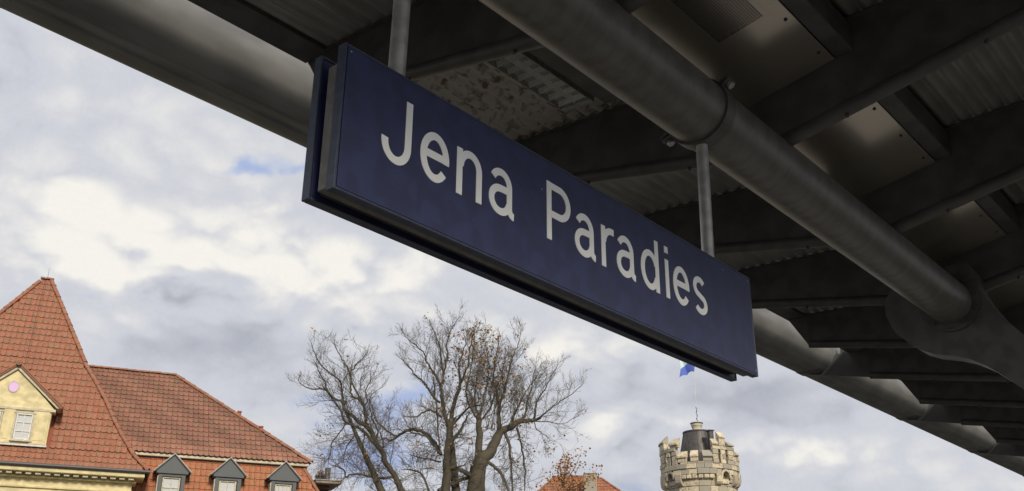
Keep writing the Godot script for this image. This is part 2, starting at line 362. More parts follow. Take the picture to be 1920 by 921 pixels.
func build_canopy() -> void:
	var cano := thing("platform_canopy", "dark grey steel platform canopy with V-shaped rafters on a round spine tube", "canopy", Vector3.ZERO)
	var K0 := -3; var K1 := 17
	# the spine tube, in lengths between flanges
	var b := MB.new()
	b.tube([Vector3(XT, YT, rz(K0) + 0.5), Vector3(XT, YT, -9.46)], [RT, RT], 40)
	piece("spine_tube", b, M.tube, cano)
	b = MB.new(); b.tube([Vector3(XT, YT, -9.75), Vector3(XT, YT, rz(K1))], [RT, RT], 40)
	piece("spine_tube", b, M.tube, cano)
	b = MB.new()
	for i in 40:
		var f0 := TAU * i / 40; var f1 := TAU * (i + 1) / 40
		var e := func(f: float, r: float, z: float) -> Vector3: return Vector3(XT + r * cos(f), YT + r * sin(f), z)
		b.quad(e.call(f0, 0.285, -9.49), e.call(f1, 0.285, -9.49), e.call(f1, 0.285, -9.455), e.call(f0, 0.285, -9.455))
		b.quad(e.call(f0, 0.2, -9.455), e.call(f0, 0.285, -9.455), e.call(f1, 0.285, -9.455), e.call(f1, 0.2, -9.455))
	var fl := piece("tube_flange", b, M.steel, cano)
	for i in 10:
		var f := TAU * (i + 0.3) / 10
		var q := Vector3(XT + 0.245 * cos(f), YT + 0.245 * sin(f), -9.455)
		b = MB.new(); b.tube([q, q + Vector3(0, 0, 0.022)], [0.017, 0.016], 6)
		piece("bolt", b, M.steel, fl)
	# rafters
	for k in range(K0, K1 + 1):
		var z := rz(k); var even := k % 2 == 0
		var web := PackedVector2Array()
		for s in [-1, 1]:
			var side := []
			side.append(Vector2(fx(s, XT - 0.02), chord(XT) + 0.1))
			if even:
				side.append(Vector2(fx(s, -4.95), chord(-4.95) + 0.02)); side.append(Vector2(fx(s, -5.955), 5.474))
				for q in FASCIA:
					if q[0] > -5.7 and q[0] < -5.405: side.append(Vector2(fx(s, q[0] + 0.008), q[1] + 0.003))
				side.append(Vector2(fx(s, -5.318), 5.668)); side.append(Vector2(fx(s, -5.31), 5.80)); side.append(Vector2(fx(s, -5.22), 5.80))
			else:
				side.append(Vector2(fx(s, -4.936), chord(-4.936) + 0.02)); side.append(Vector2(fx(s, -5.19), 5.67))
			side.append(Vector2(fx(s, -5.2), deck(-5.2))); side.append(Vector2(fx(s, XT - 0.02), deck(XT)))
			if s > 0: side.reverse()
			for q in side: web.append(q)
		b = MB.new(); b.extrude(web, z - 0.008, z + 0.008)
		var raf := piece("rafter", b, M.web, cano)
		if even:       # the bracket end that carries the fascia is painted lighter
			pass
		for s in [-1, 1]:
			# bottom chord: a rounded hollow section
			b = MB.new()
			var x0 := fx(s, XT - 0.10); var x1 := fx(s, -4.93)
			var p0 := Vector3(x0, chord(x0) + 0.052, z); var p1 := Vector3(x1, chord(x1) + 0.045, z)
			b.tube([p0, p1], [0.052, 0.048], 14)
			var ch := piece("bottom_chord", b, M.steel, raf)
			for u in [0.22, 0.62]:
				var q := p0.lerp(p1, u) + Vector3(0, -0.05, 0.02)
				b = MB.new(); b.tube([q, q + Vector3(0, -0.022, 0.004)], [0.014, 0.012], 6)
				piece("chord_bolt", b, M.steel, raf)
			# top flange under the deck
			b = MB.new()
			var a0 := fx(s, XT - 0.01); var a1 := fx(s, -5.21)
			var t0 := deck(a0) - 0.012; var t1 := deck(a1) - 0.012
			for zz in [[z - 0.045, z - 0.009], [z + 0.009, z + 0.045]]:
				var c := [Vector3(a0, t0, zz[0]), Vector3(a1, t1, zz[0]), Vector3(a1, t1, zz[1]), Vector3(a0, t0, zz[1])]
				var h := Vector3(0, 0.011, 0)
				b.quad(c[0], c[1], c[2], c[3]); b.quad(c[0] + h, c[3] + h, c[2] + h, c[1] + h)
				b.quad(c[0], c[0] + h, c[1] + h, c[1]); b.quad(c[3], c[2], c[2] + h, c[3] + h)
			piece("top_flange", b, M.steel, raf)
	# bays
	for k in range(K0, K1):
		var za := rz(k) - 0.012; var zb := rz(k + 1) + 0.012
		for s in [-1, 1]:
			# corrugated deck in sheets
			var prof := []
			var n := 21 * 6
			for i in n + 1:
				var x: float = lerpf(XT, -5.2, i / float(n))
				prof.append(Vector2(fx(s, x), deck(x) + 0.032 + 0.027 * sin(TAU * i / 6.0)))
			b = MB.new(); b.sheet(prof, rz(k), rz(k + 1))
			var rusty: bool = k == 1 and s < 0
			piece("corrugated_sheet", b, M.rusty if rusty else M.deck, cano)
			# flat edge beam at the outer edge of the deck
			b = MB.new()
			var ex0 := minf(fx(s, -5.205), fx(s, -4.96)); var ex1 := maxf(fx(s, -5.205), fx(s, -4.96))
			b.cbox(Vector3(ex0, 5.655, zb), Vector3(ex1, 5.735, za), 0.006)
			piece("edge_beam", b, M.web, cano)
			# sloping ceiling panel beside the tube, with screws
			var pa := Vector2(XT - 0.115, 5.248) if s < 0 else Vector2(XT + 0.105, 5.206); var pb := Vector2(-3.142, 5.335)
			b = MB.new()
			if k == 1 and s > 0: perforated(b, pa, pb, za, zb)
			else:
				var A := Vector3(fx(s, pa.x), pa.y, za); var B := Vector3(fx(s, pb.x), pb.y, za)
				b.quad(A, B, Vector3(B.x, B.y, zb), Vector3(A.x, A.y, zb))
				var up := Vector3(0, 0.004, 0)
				b.quad(A + up, Vector3(A.x, A.y, zb) + up, Vector3(B.x, B.y, zb) + up, B + up)
			var pan := piece("ceiling_panel", b, M.ceiling, cano)
			for u in [0.13, 0.4, 0.67, 0.92]:
				var zz := lerpf(za, zb, u); var x: float = fx(s, -3.095)
				b = MB.new(); b.tube([Vector3(x, 5.332, zz), Vector3(x, 5.318, zz)], [0.013, 0.011], 8)
				piece("screw", b, M.dark, pan)
			if k == 1 and s > 0:
				b = MB.new(); b.cbox(Vector3(-2.5, 5.316, -4.99), Vector3(-2.1, 5.5, -4.31), 0.01); piece("loudspeaker", b, M.dark, pan)
			b = MB.new()
			var q0 := minf(fx(s, -3.145), fx(s, -3.275)); var q1 := maxf(fx(s, -3.145), fx(s, -3.275))
			b.cbox(Vector3(q0, 5.34, zb), Vector3(q1, 5.56, za), 0.006)
			piece("purlin", b, M.web, cano)
	# fascia panels between the even rafters, with covers over their joints
	for k in range(-2, K1, 2):
		for s in [-1, 1]:
			var prof := []
			for q in FASCIA: prof.append(Vector2(fx(s, q[0]), q[1]))
			if s > 0: prof.reverse()
			b = MB.new(); b.sheet(prof, rz(k) - 0.004, rz(k + 2) + 0.004, 0.007)
			var pan := piece("fascia_panel", b, M.fascia, cano)
			for part in [[0, 5], [5, 9]]:
				var cov := []
				for i in range(part[0], part[1]):
					var q: Array = FASCIA[i]
					cov.append(Vector2(fx(s, q[0] - (0.012 if i == 0 else 0.0)), q[1] - (0.006 if i == 0 else 0.012)))
				if s > 0: cov.reverse()
				b = MB.new(); b.sheet(cov, rz(k) + 0.09, rz(k) - 0.09, 0.006)
				piece("joint_cover", b, M.fascia, pan)
	# the column: a curved plate arm under the end of the tube, down to a post
	var lower := [[-3.19, 4.86], [-3.195, 4.71], [-3.13, 4.535], [-3.01, 4.40], [-2.92, 4.32], [-2.80, 4.26], [-2.615, 4.204], [-2.48, 4.143], [-2.354, 4.058], [-2.235, 3.947], [-2.12, 3.83], [-1.95, 3.6], [-1.82, 3.3], [-1.75, 2.95], [-1.73, 2.5], [-1.73, 0.02]]
	var upper := [[-1.33, 0.02], [-1.33, 2.6], [-1.37, 3.0], [-1.47, 3.4], [-1.68, 3.86], [-1.86, 4.12], [-2.03, 4.32], [-2.158, 4.50], [-2.246, 4.67], [-2.295, 4.80], [-2.30, 4.95], [-2.36, 5.08], [-2.85, 5.10], [-3.08, 5.02]]
	var poly := PackedVector2Array()
	for q in lower: poly.append(Vector2(q[0], q[1]))
	for q in upper: poly.append(Vector2(q[0], q[1]))
	b = MB.new(); b.extrude(poly, -9.53, -9.49)
	piece("column_plate", b, M.arm, cano)
	b = MB.new(); b.extrude(poly, -9.75, -9.71)
	piece("column_plate", b, M.arm, cano)
	for run in [lower, upper]:
		var pr := []
		for q in run: pr.append(Vector2(q[0], q[1]))
		b = MB.new(); b.sheet(pr, -9.535, -9.705, 0.012)
		piece("column_flange", b, M.arm, cano)
	b = MB.new(); b.cbox(Vector3(-1.85, 0.004, -9.9), Vector3(-1.21, 0.03, -9.34), 0.005)
	piece("base_plate", b, M.steel, cano)
	b = MB.new(); b.cbox(Vector3(-3.13, 4.83, -9.66), Vector3(-3.07, 4.87, -9.62), 0.006)
	piece("cable_clip", b, M.zinc, cano)

func perforated(b: MB, pa: Vector2, pb: Vector2, za: float, zb: float) -> void:   # the panel with a field of round holes through it
	var m := (pb.y - pa.y) / absf(pb.x - pa.x); var xs := fx(1, pa.x)
	var P := func(x: float, z: float) -> Vector3: return Vector3(x, pa.y + m * (x - xs), z)
	var xr := 2.0 * XT - pb.x; var x0 := -2.46; var x1 := -2.14; var z0 := -4.35; var z1 := -4.955
	var nx := 20; var nz := 38
	var rect := func(ax: float, bx: float, az: float, bz: float) -> void:
		b.quad(P.call(ax, az), P.call(bx, az), P.call(bx, bz), P.call(ax, bz))
	rect.call(fx(1, pa.x), x0, za, zb); rect.call(x1, xr, za, zb); rect.call(x0, x1, za, z0); rect.call(x0, x1, z1, zb)
	for i in nx:
		for j in nz:
			var ax: float = lerpf(x0, x1, i / float(nx)); var bx: float = lerpf(x0, x1, (i + 1) / float(nx))
			var az: float = lerpf(z0, z1, j / float(nz)); var bz: float = lerpf(z0, z1, (j + 1) / float(nz))
			var c := Vector2((ax + bx) / 2, (az + bz) / 2); var h := Vector2((bx - ax) / 2, (bz - az) / 2)
			for g in 8:
				var o := []
				for e in [g, g + 1]:
					var f: float = TAU * e / 8.0
					var w := Vector2(cos(f), sin(f)); var far := w / maxf(absf(w.x), absf(w.y))
					o.append(P.call(c.x + w.x * 0.0066, c.y + w.y * 0.0066)); o.append(P.call(c.x + far.x * h.x, c.y + far.y * absf(h.y)))
				b.quad(o[0], o[1], o[3], o[2])

# ---------------------------------------------------------------- the station name sign
func arc(c: Vector2, r: Vector2, a0: float, a1: float, n: int) -> Array:
	var o := []
	for i in n + 1:
		var a := deg_to_rad(lerpf(a0, a1, i / float(n)))
		o.append(c + Vector2(r.x * cos(a), r.y * sin(a)))
	return o

func stroke(b: MB, path: Array, w: float, z: float) -> void:
	var l := []; var r := []; var k := path.size()
	for i in k:
		var d0: Vector2 = (path[i] - path[maxi(i - 1, 0)]).normalized(); var d1: Vector2 = (path[mini(i + 1, k - 1)] - path[i]).normalized()
		if i == 0: d0 = d1
		if i == k - 1: d1 = d0
		var n0 := Vector2(-d0.y, d0.x); var n1 := Vector2(-d1.y, d1.x)
		var m := (n0 + n1).normalized(); m *= (w / 2) / maxf(m.dot(n0), 0.5)
		l.append(path[i] + m); r.append(path[i] - m)
	var V := func(p: Vector2, zz: float) -> Vector3: return Vector3(p.x, p.y, zz)
	for i in k - 1:
		b.quad(V.call(r[i], z), V.call(r[i + 1], z), V.call(l[i + 1], z), V.call(l[i], z))
		b.quad(V.call(l[i], z), V.call(l[i + 1], z), V.call(l[i + 1], 0.0), V.call(l[i], 0.0))
		b.quad(V.call(r[i + 1], z), V.call(r[i], z), V.call(r[i], 0.0), V.call(r[i + 1], 0.0))
	for e in [0, k - 1]:
		b.quad(V.call(l[e], z), V.call(r[e], z), V.call(r[e], 0.0), V.call(l[e], 0.0))

func letter(ch: String) -> Array:      # strokes on a 0.213 baseline, metres
	var o := []
	match ch:
		"J":
			var p := [Vector2(0.341, 0.499), Vector2(0.341, 0.30)]; p.append_array(arc(Vector2(0.281, 0.295), Vector2(0.06, 0.073), 0, -180, 16)); p.append(Vector2(0.2215, 0.302)); o.append(p)
		"e":
			o.append([Vector2(0.43, 0.327), Vector2(0.556, 0.327)])
			var p := arc(Vector2(0.4885, 0.32), Vector2(0.064, 0.092), -7, 322, 32); o.append(p)
		"n":
			o.append([Vector2(0.6315, 0.425), Vector2(0.6315, 0.214)])
			var p := [Vector2(0.637, 0.35)]; p.append_array(arc(Vector2(0.694, 0.35), Vector2(0.0555, 0.064), 165, 0, 14)); p.append(Vector2(0.7495, 0.214)); o.append(p)
		"a":
			var p := arc(Vector2(0.889, 0.352), Vector2(0.056, 0.061), 152, 0, 14); p.append(Vector2(0.945, 0.262)); p.append_array(arc(Vector2(0.972, 0.262), Vector2(0.027, 0.034), 190, 275, 6)); o.append(p)
			var q := [Vector2(0.94, 0.336), Vector2(0.90, 0.336)]; q.append_array(arc(Vector2(0.885, 0.281), Vector2(0.056, 0.054), 90, 270, 16)); q.append_array(arc(Vector2(0.885, 0.281), Vector2(0.057, 0.054), 280, 350, 6)); o.append(q)
		"P":
			o.append([Vector2(1.221, 0.499), Vector2(1.221, 0.213)])
			var p := [Vector2(1.221, 0.4805), Vector2(1.29, 0.4805)]; p.append_array(arc(Vector2(1.295, 0.411), Vector2(0.068, 0.0695), 85, -85, 16)); p.append(Vector2(1.29, 0.342)); p.append(Vector2(1.221, 0.342)); o.append(p)
		"r":
			o.append([Vector2(1.64, 0.426), Vector2(1.64, 0.213)])
			var p := arc(Vector2(1.71, 0.338), Vector2(0.066, 0.074), 172, 82, 10); p.append(Vector2(1.728, 0.411)); o.append(p)
		"d":
			o.append([Vector2(2.115, 0.5), Vector2(2.115, 0.213)])
			o.append(arc(Vector2(2.046, 0.32), Vector2(0.066, 0.092), 22, 338, 30))
		"i":
			o.append([Vector2(2.211, 0.427), Vector2(2.211, 0.213)]); o.append([Vector2(2.211, 0.5), Vector2(2.211, 0.463)])
		"s":
			var p := arc(Vector2(2.542, 0.368), Vector2(0.05, 0.045), 35, 235, 14)
			p.append(Vector2(2.556, 0.314))
			p.append_array(arc(Vector2(2.546, 0.272), Vector2(0.052, 0.043), 55, -150, 16)); o.append(p)
	return o

func build_sign() -> void:
	var s := thing("station_sign", "long dark blue hanging station sign reading Jena Paradies in white letters", "station sign", Vector3(-2.484, 3.1107, -1.963))
	var D := Vector3(-0.0023, -0.0087, -1).normalized(); var U := (Vector3.UP - D * Vector3.UP.dot(D)).normalized()
	s.basis = Basis(D, U, D.cross(U))
	var L := 3.158; var H := 0.608
	for rear in [false, true]:
		var b := MB.new()
		var z1 := -0.1365 if rear else 0.0; var z0 := -0.178 if rear else -0.042
		# frame profile round the panel
		var e := 0.012
		var fz := z0 if rear else z1; var iz := z1 if rear else z0
		b.cbox(Vector3(0, 0, z0), Vector3(e, H, z1), 0.0025); b.cbox(Vector3(L - e, 0, z0), Vector3(L, H, z1), 0.0025)
		b.cbox(Vector3(e + 0.0005, 0, z0), Vector3(L - e - 0.0005, e, z1), 0.0025); b.cbox(Vector3(e + 0.0005, H - e, z0), Vector3(L - e - 0.0005, H, z1), 0.0025)
		var pn := piece("rear_panel" if rear else "front_panel", b, M.blue_edge, s)
		b = MB.new()
		b.cbox(Vector3(e + 0.0035, e + 0.001, z0 + (0.001 if rear else 0.004)), Vector3(L - e - 0.001, H - e - 0.001, z1 - (0.004 if rear else 0.001)), 0.001)
		piece("face_sheet", b, M.blue, pn)
		for q in [Vector2(L - 0.03, H - 0.03), Vector2(0.03, H - 0.03), Vector2(L - 0.03, 0.03), Vector2(L - 0.33, H - 0.05), Vector2(1.17, 0.44)]:
			if rear: continue
			b = MB.new(); b.tube([Vector3(q.x, q.y, -0.002), Vector3(q.x, q.y, 0.0012)], [0.005, 0.004], 8)
			piece("rivet", b, M.zinc, pn)
	var b2 := MB.new(); b2.cbox(Vector3(0.004, 0.014, -0.094), Vector3(L - 0.012, H - 0.075, -0.0425), 0.003)
	piece("core_box", b2, M.core, s)
	b2 = MB.new(); b2.box(Vector3(0.05, 0.03, -0.1363), Vector3(L - 0.04, H - 0.08, -0.0945))
	piece("spacer", b2, M.dark, s)
	# Jena Paradies
	var shift := {"J": [0.0], "e": [0.0, 1.8605], "n": [0.0], "a": [0.0, 0.5985, 0.9365], "P": [0.0], "r": [0.0], "d": [0.0], "i": [0.0], "s": [0.0]}
	for ch in ["J", "e", "n", "a", "P", "a", "r", "a", "d", "i", "e", "s"]:
		var dx: float = shift[ch].pop_front()
		var b := MB.new(); b.t = Transform3D(Basis.IDENTITY, Vector3(dx, 0, -0.0008))
		var z := 0.0024
		for p in letter(ch):
			stroke(b, p, 0.0335, z); z += 0.0007
		piece("letter", b, M.letter, s)
	# hangers and their clamps round the tube
	for u in [0.357, 2.87]:
		var b := MB.new(); b.tube([Vector3(u, 0.3, -0.1155), Vector3(u, 1.425, -0.093)], [0.0365, 0.0365], 24)
		var hg := piece("hanger_rod", b, M.zinc, s)
		var inv := s.transform.affine_inverse()
		var cz := (s.transform * Vector3(u, 1.4, -0.093)).z
		b = MB.new(); b.t = inv
		for i in 48:
			var f0 := TAU * i / 48; var f1 := TAU * (i + 1) / 48
			var e := func(f: float, r: float, dz: float) -> Vector3: return Vector3(XT + r * cos(f), YT + r * sin(f), cz + dz)
			b.quad(e.call(f0, 0.222, -0.05), e.call(f1, 0.222, -0.05), e.call(f1, 0.222, 0.05), e.call(f0, 0.222, 0.05))
			b.quad(e.call(f0, 0.204, 0.05), e.call(f0, 0.222, 0.05), e.call(f1, 0.222, 0.05), e.call(f1, 0.204, 0.05))
			b.quad(e.call(f0, 0.222, -0.05), e.call(f0, 0.204, -0.05), e.call(f1, 0.204, -0.05), e.call(f1, 0.222, -0.05))
		var cl := piece("clamp_band", b, M.steel, hg)
		for f in [deg_to_rad(36.0), deg_to_rad(202.0)]:
			b = MB.new(); b.t = inv * Transform3D(Basis(Vector3(0, 0, 1), f), Vector3(XT, YT, cz))
			b.cbox(Vector3(0.216, 0.005, -0.05), Vector3(0.285, 0.02, 0.05), 0.004); b.cbox(Vector3(0.216, -0.02, -0.05), Vector3(0.285, -0.005, 0.05), 0.004)
			piece("clamp_lug", b, M.steel, hg)
			b = MB.new(); b.t = inv * Transform3D(Basis(Vector3(0, 0, 1), f), Vector3(XT, YT, cz))
			b.tube([Vector3(0.252, -0.042, 0), Vector3(0.252, 0.042, 0)], [0.024, 0.024], 6)
			piece("clamp_bolt", b, M.zinc, hg)

# ---------------------------------------------------------------- the ceiling lamp
func build_lamp() -> void:
	var t := thing("ceiling_lamp", "unlit fluorescent lamp with dusty grid louvre under the rusty ceiling sheets", "lamp", Vector3(-3.82, 5.49, -4.55))
	t.rotation.z = -0.043
	var b := MB.new(); var w := 0.135; var l := 0.74
	b.cbox(Vector3(-w, 0.0, -l), Vector3(w, 0.07, l), 0.006)
	b.box(Vector3(-w, -0.045, -l), Vector3(-w + 0.006, 0, l)); b.box(Vector3(w - 0.006, -0.045, -l), Vector3(w, 0, l))
	piece("housing", b, M.louvre, t)
	b = MB.new(); b.cbox(Vector3(-w, -0.05, -l), Vector3(w, 0, -l + 0.05), 0.006)
	piece("end_cap", b, M.zinc, t)
	for i in 12:
		b = MB.new(); var z := -l + 0.09 + i * 0.118
		b.quad(Vector3(-w + 0.007, -0.042, z), Vector3(w - 0.007, -0.042, z), Vector3(w - 0.007, -0.002, z + 0.02), Vector3(-w + 0.007, -0.002, z + 0.02))
		b.quad(Vector3(-w + 0.007, -0.042, z + 0.001), Vector3(-w + 0.007, -0.002, z - 0.02), Vector3(w - 0.007, -0.002, z - 0.02), Vector3(w - 0.007, -0.042, z + 0.001))
		piece("louvre_fin", b, M.reflector, t)
	b = MB.new()
	b.quad(Vector3(0, -0.042, -l + 0.06), Vector3(0.02, -0.002, -l + 0.06), Vector3(0.02, -0.002, l), Vector3(0, -0.042, l))
	b.quad(Vector3(0, -0.042, -l + 0.06), Vector3(0, -0.042, l), Vector3(-0.02, -0.002, l), Vector3(-0.02, -0.002, -l + 0.06))
	piece("reflector", b, M.reflector, t)
	b = MB.new(); b.cbox(Vector3(0.2, -0.06, -l - 0.06), Vector3(0.46, 0.06, l), 0.005)
	piece("ballast_box", b, M.web, t)

# ---------------------------------------------------------------- platform and ground
func build_ground() -> void:
	var b := MB.new()
	b.cbox(Vector3(-5.9, -0.9, -62), Vector3(1.1, 0.0, 22), 0.03)
	struct("platform", b, M.concrete)
	b = MB.new(); b.sheet([Vector2(-22, -4.49), Vector2(-14, -1.0), Vector2(-5.91, -0.95)], -400, 200)
	b.sheet([Vector2(1.11, -0.95), Vector2(9, -1.0), Vector2(17, -4.49)], -400, 200)
	struct("track_bed", b, M.ballast)
	for x in [-8.2, -6.77, 2.6, 4.03]:
		b = MB.new(); b.cbox(Vector3(x - 0.036, -0.93, -200), Vector3(x + 0.036, -0.76, 100), 0.01)
		struct("rail", b, M.gutter)
	b = MB.new(); b.quad(Vector3(-900, -4.5, 900), Vector3(900, -4.5, 900), Vector3(900, -4.5, -900), Vector3(-900, -4.5, -900))
	struct("ground", b, M.grass)

# ---------------------------------------------------------------- the house with red tiled roofs
const GY := 4.5             # the town lies this far below the platform

func tile_mesh(w: float, l: float, bow: float) -> ArrayMesh:      # an interlocking roof tile: a shallow roll, a trough and a thick lower edge
	var b := MB.new()
	var px := [0.0, 0.10, 0.22, 0.36, 0.62, 0.86, 1.0]; var pz := [0.014, 0.026, 0.018, 0.003, 0.0, 0.004, 0.015]
	for i in 6:
		var x0: float = px[i] * w; var x1: float = px[i + 1] * w
		var f0: float = pz[i]; var f1: float = pz[i + 1]
		var d0: float = -bow * (1.0 - pow(2.0 * px[i] - 1.0, 2)); var d1: float = -bow * (1.0 - pow(2.0 * px[i + 1] - 1.0, 2))
		var A := Vector3(x0, d0, f0 + 0.036); var B := Vector3(x1, d1, f1 + 0.036); var Cc := Vector3(x1, l, f1); var Dd := Vector3(x0, l, f0)
		b.quad(A, B, Cc, Dd)
		b.quad(A - Vector3(0, -0.006, 0.038), B - Vector3(0, -0.006, 0.038), B, A)
	b.quad(Vector3(0, 0, 0.012), Vector3(0, 0, 0.048), Vector3(0, l, 0.014), Vector3(0, l, -0.01))
	b.quad(Vector3(w, 0, 0.049), Vector3(w, 0, 0.012), Vector3(w, l, -0.01), Vector3(w, l, 0.015))
	return b.mesh()

func lay_tiles(path: Array, xl: Callable, xr: Callable, x0: float, w: float, expo: float) -> Array:    # path: Vector2(depth, height) upwards; depth is away from the viewer
	var o := []
	var s := 0.0; var seg := 0; var at: Vector2 = path[0]; var row := 0
	while seg < path.size() - 1:
		var d: Vector2 = (path[seg + 1] - path[seg]).normalized()
		var up := Vector3(0, d.y, -d.x); var nn := Vector3(0, d.x, d.y)
		var mid := at + d * expo * 0.5
		var a: float = xl.call(mid.x, mid.y); var e: float = xr.call(mid.x, mid.y)
		var i0 := int(ceil((a - x0) / w - 0.35)); var i1 := int(floor((e - x0) / w - 0.6))
		for i in range(i0, i1 + 1):
			var jit := Vector3(rng.randf_range(-0.004, 0.004), rng.randf_range(-0.006, 0.006), 0)
			var bs := Basis(Vector3.RIGHT, up, nn).rotated(nn, rng.randf_range(-0.012, 0.012))
			o.append([Transform3D(bs, Vector3(x0 + i * w, at.y, -at.x) + nn * rng.randf_range(0.0, 0.005) + jit), row, i])
		at += d * expo; row += 1
		while seg < path.size() - 1 and (path[seg + 1] - at).dot(d) < 0.0:
			var over: float = (at - path[seg + 1]).length()
			seg += 1
			if seg < path.size() - 1:
				d = (path[seg + 1] - path[seg]).normalized(); at = path[seg] + d * over
	return o

func tint(r: float, g: float, bl: float, amt: float) -> Color:
	var k := 1.0 + rng.randf_range(-amt, amt)
	return Color(r * k, g * k * rng.randf_range(0.94, 1.06), bl * k)

func face_under(b: MB, path: Array, xl: Callable, xr: Callable, sink: float) -> void:
	for i in path.size() - 1:
		var p: Vector2 = path[i]; var q: Vector2 = path[i + 1]; var d := (q - p).normalized(); var nn := Vector3(0, d.x, d.y) * -sink
		b.quad(Vector3(xl.call(p.x, p.y), p.y, -p.x) + nn, Vector3(xr.call(p.x, p.y), p.y, -p.x) + nn, Vector3(xr.call(q.x, q.y), q.y, -q.x) + nn, Vector3(xl.call(q.x, q.y), q.y, -q.x) + nn)

func ridge_mesh(l: float, r0: float, r1: float) -> ArrayMesh:      # a half-round hip tile along +y, its crown towards +z
	var b := MB.new()
	for i in 8:
		var f0 := PI * i / 8; var f1 := PI * (i + 1) / 8
		var A := Vector3(r0 * cos(f0), 0, r0 * sin(f0) * 0.9); var B := Vector3(r0 * cos(f1), 0, r0 * sin(f1) * 0.9)
		var Cc := Vector3(r1 * cos(f1), l, r1 * sin(f1) * 0.9); var Dd := Vector3(r1 * cos(f0), l, r1 * sin(f0) * 0.9)
		var n0 := Vector3(cos(f0), 0, sin(f0)); var n1 := Vector3(cos(f1), 0, sin(f1))
		b.trin(A, Dd, Cc, n0, n0, n1); b.trin(A, Cc, B, n0, n1, n1)
		b.quad(A * 0.86, A, B, B * 0.86)
	return b.mesh()

func lay_ridge(path: Array, crown: Vector3, parent: Node, step: float, r: float, hue: String) -> void:
	var m := ridge_mesh(step + 0.05, r, r * 0.84)
	var total := 0.0
	for i in path.size() - 1: total += (path[i + 1] - path[i]).length()
	var n := int(total / step)
	for j in n:
		var s := j * step; var k := 0
		while k < path.size() - 2 and s > (path[k + 1] - path[k]).length():
			s -= (path[k + 1] - path[k]).length(); k += 1
		var d: Vector3 = (path[k + 1] - path[k]).normalized()
		var z := (crown - d * crown.dot(d)).normalized()
		var bs := Basis(d.cross(z), d, z)
		piece_mesh("hip_tile", m, M["tile%d" % rng.randi_range(0, 4)], parent, Transform3D(bs, path[k] + d * s + z * rng.randf_range(-0.006, 0.01)))

func window_in(called: String, parent: Node, c: Vector3, w: float, h: float, fr: float, bars_x: int, bars_y: int, frame_mat: Material, glass: Material) -> void:   # c: centre of the opening
	var b := MB.new()
	b.cbox(c + Vector3(-w / 2, -h / 2, -0.06), c + Vector3(-w / 2 + fr, h / 2, 0.02), 0.006); b.cbox(c + Vector3(w / 2 - fr, -h / 2, -0.06), c + Vector3(w / 2, h / 2, 0.02), 0.006)
	b.cbox(c + Vector3(-w / 2 + fr, -h / 2, -0.06), c + Vector3(w / 2 - fr, -h / 2 + fr, 0.02), 0.006); b.cbox(c + Vector3(-w / 2 + fr, h / 2 - fr, -0.06), c + Vector3(w / 2 - fr, h / 2, 0.02), 0.006)
	for i in range(1, bars_x):
		var x := -w / 2 + w * i / bars_x
		b.box(c + Vector3(x - 0.014, -h / 2 + fr, -0.05), c + Vector3(x + 0.014, h / 2 - fr, -0.005))
	for i in range(1, bars_y):
		var y := -h / 2 + h * i / bars_y
		b.box(c + Vector3(-w / 2 + fr, y - 0.014, -0.049), c + Vector3(w / 2 - fr, y + 0.014, -0.006))
	var f := piece(called, b, frame_mat, parent)
	for i in bars_x:
		for j in bars_y:
			b = MB.new()
			var x0 := -w / 2 + w * i / bars_x + 0.012; var x1 := -w / 2 + w * (i + 1) / bars_x - 0.012
			var y0 := -h / 2 + h * j / bars_y + 0.012; var y1 := -h / 2 + h * (j + 1) / bars_y - 0.012
			var t := Vector3(rng.randf_range(-0.004, 0.004), rng.randf_range(-0.004, 0.004), 0)
			b.box(c + Vector3(x0, y0, -0.04), c + Vector3(x1, y1, -0.034))
			if f.get_parent().get_parent() == self: piece("pane", b, glass, f)
			else: piece("pane", b, glass, parent)

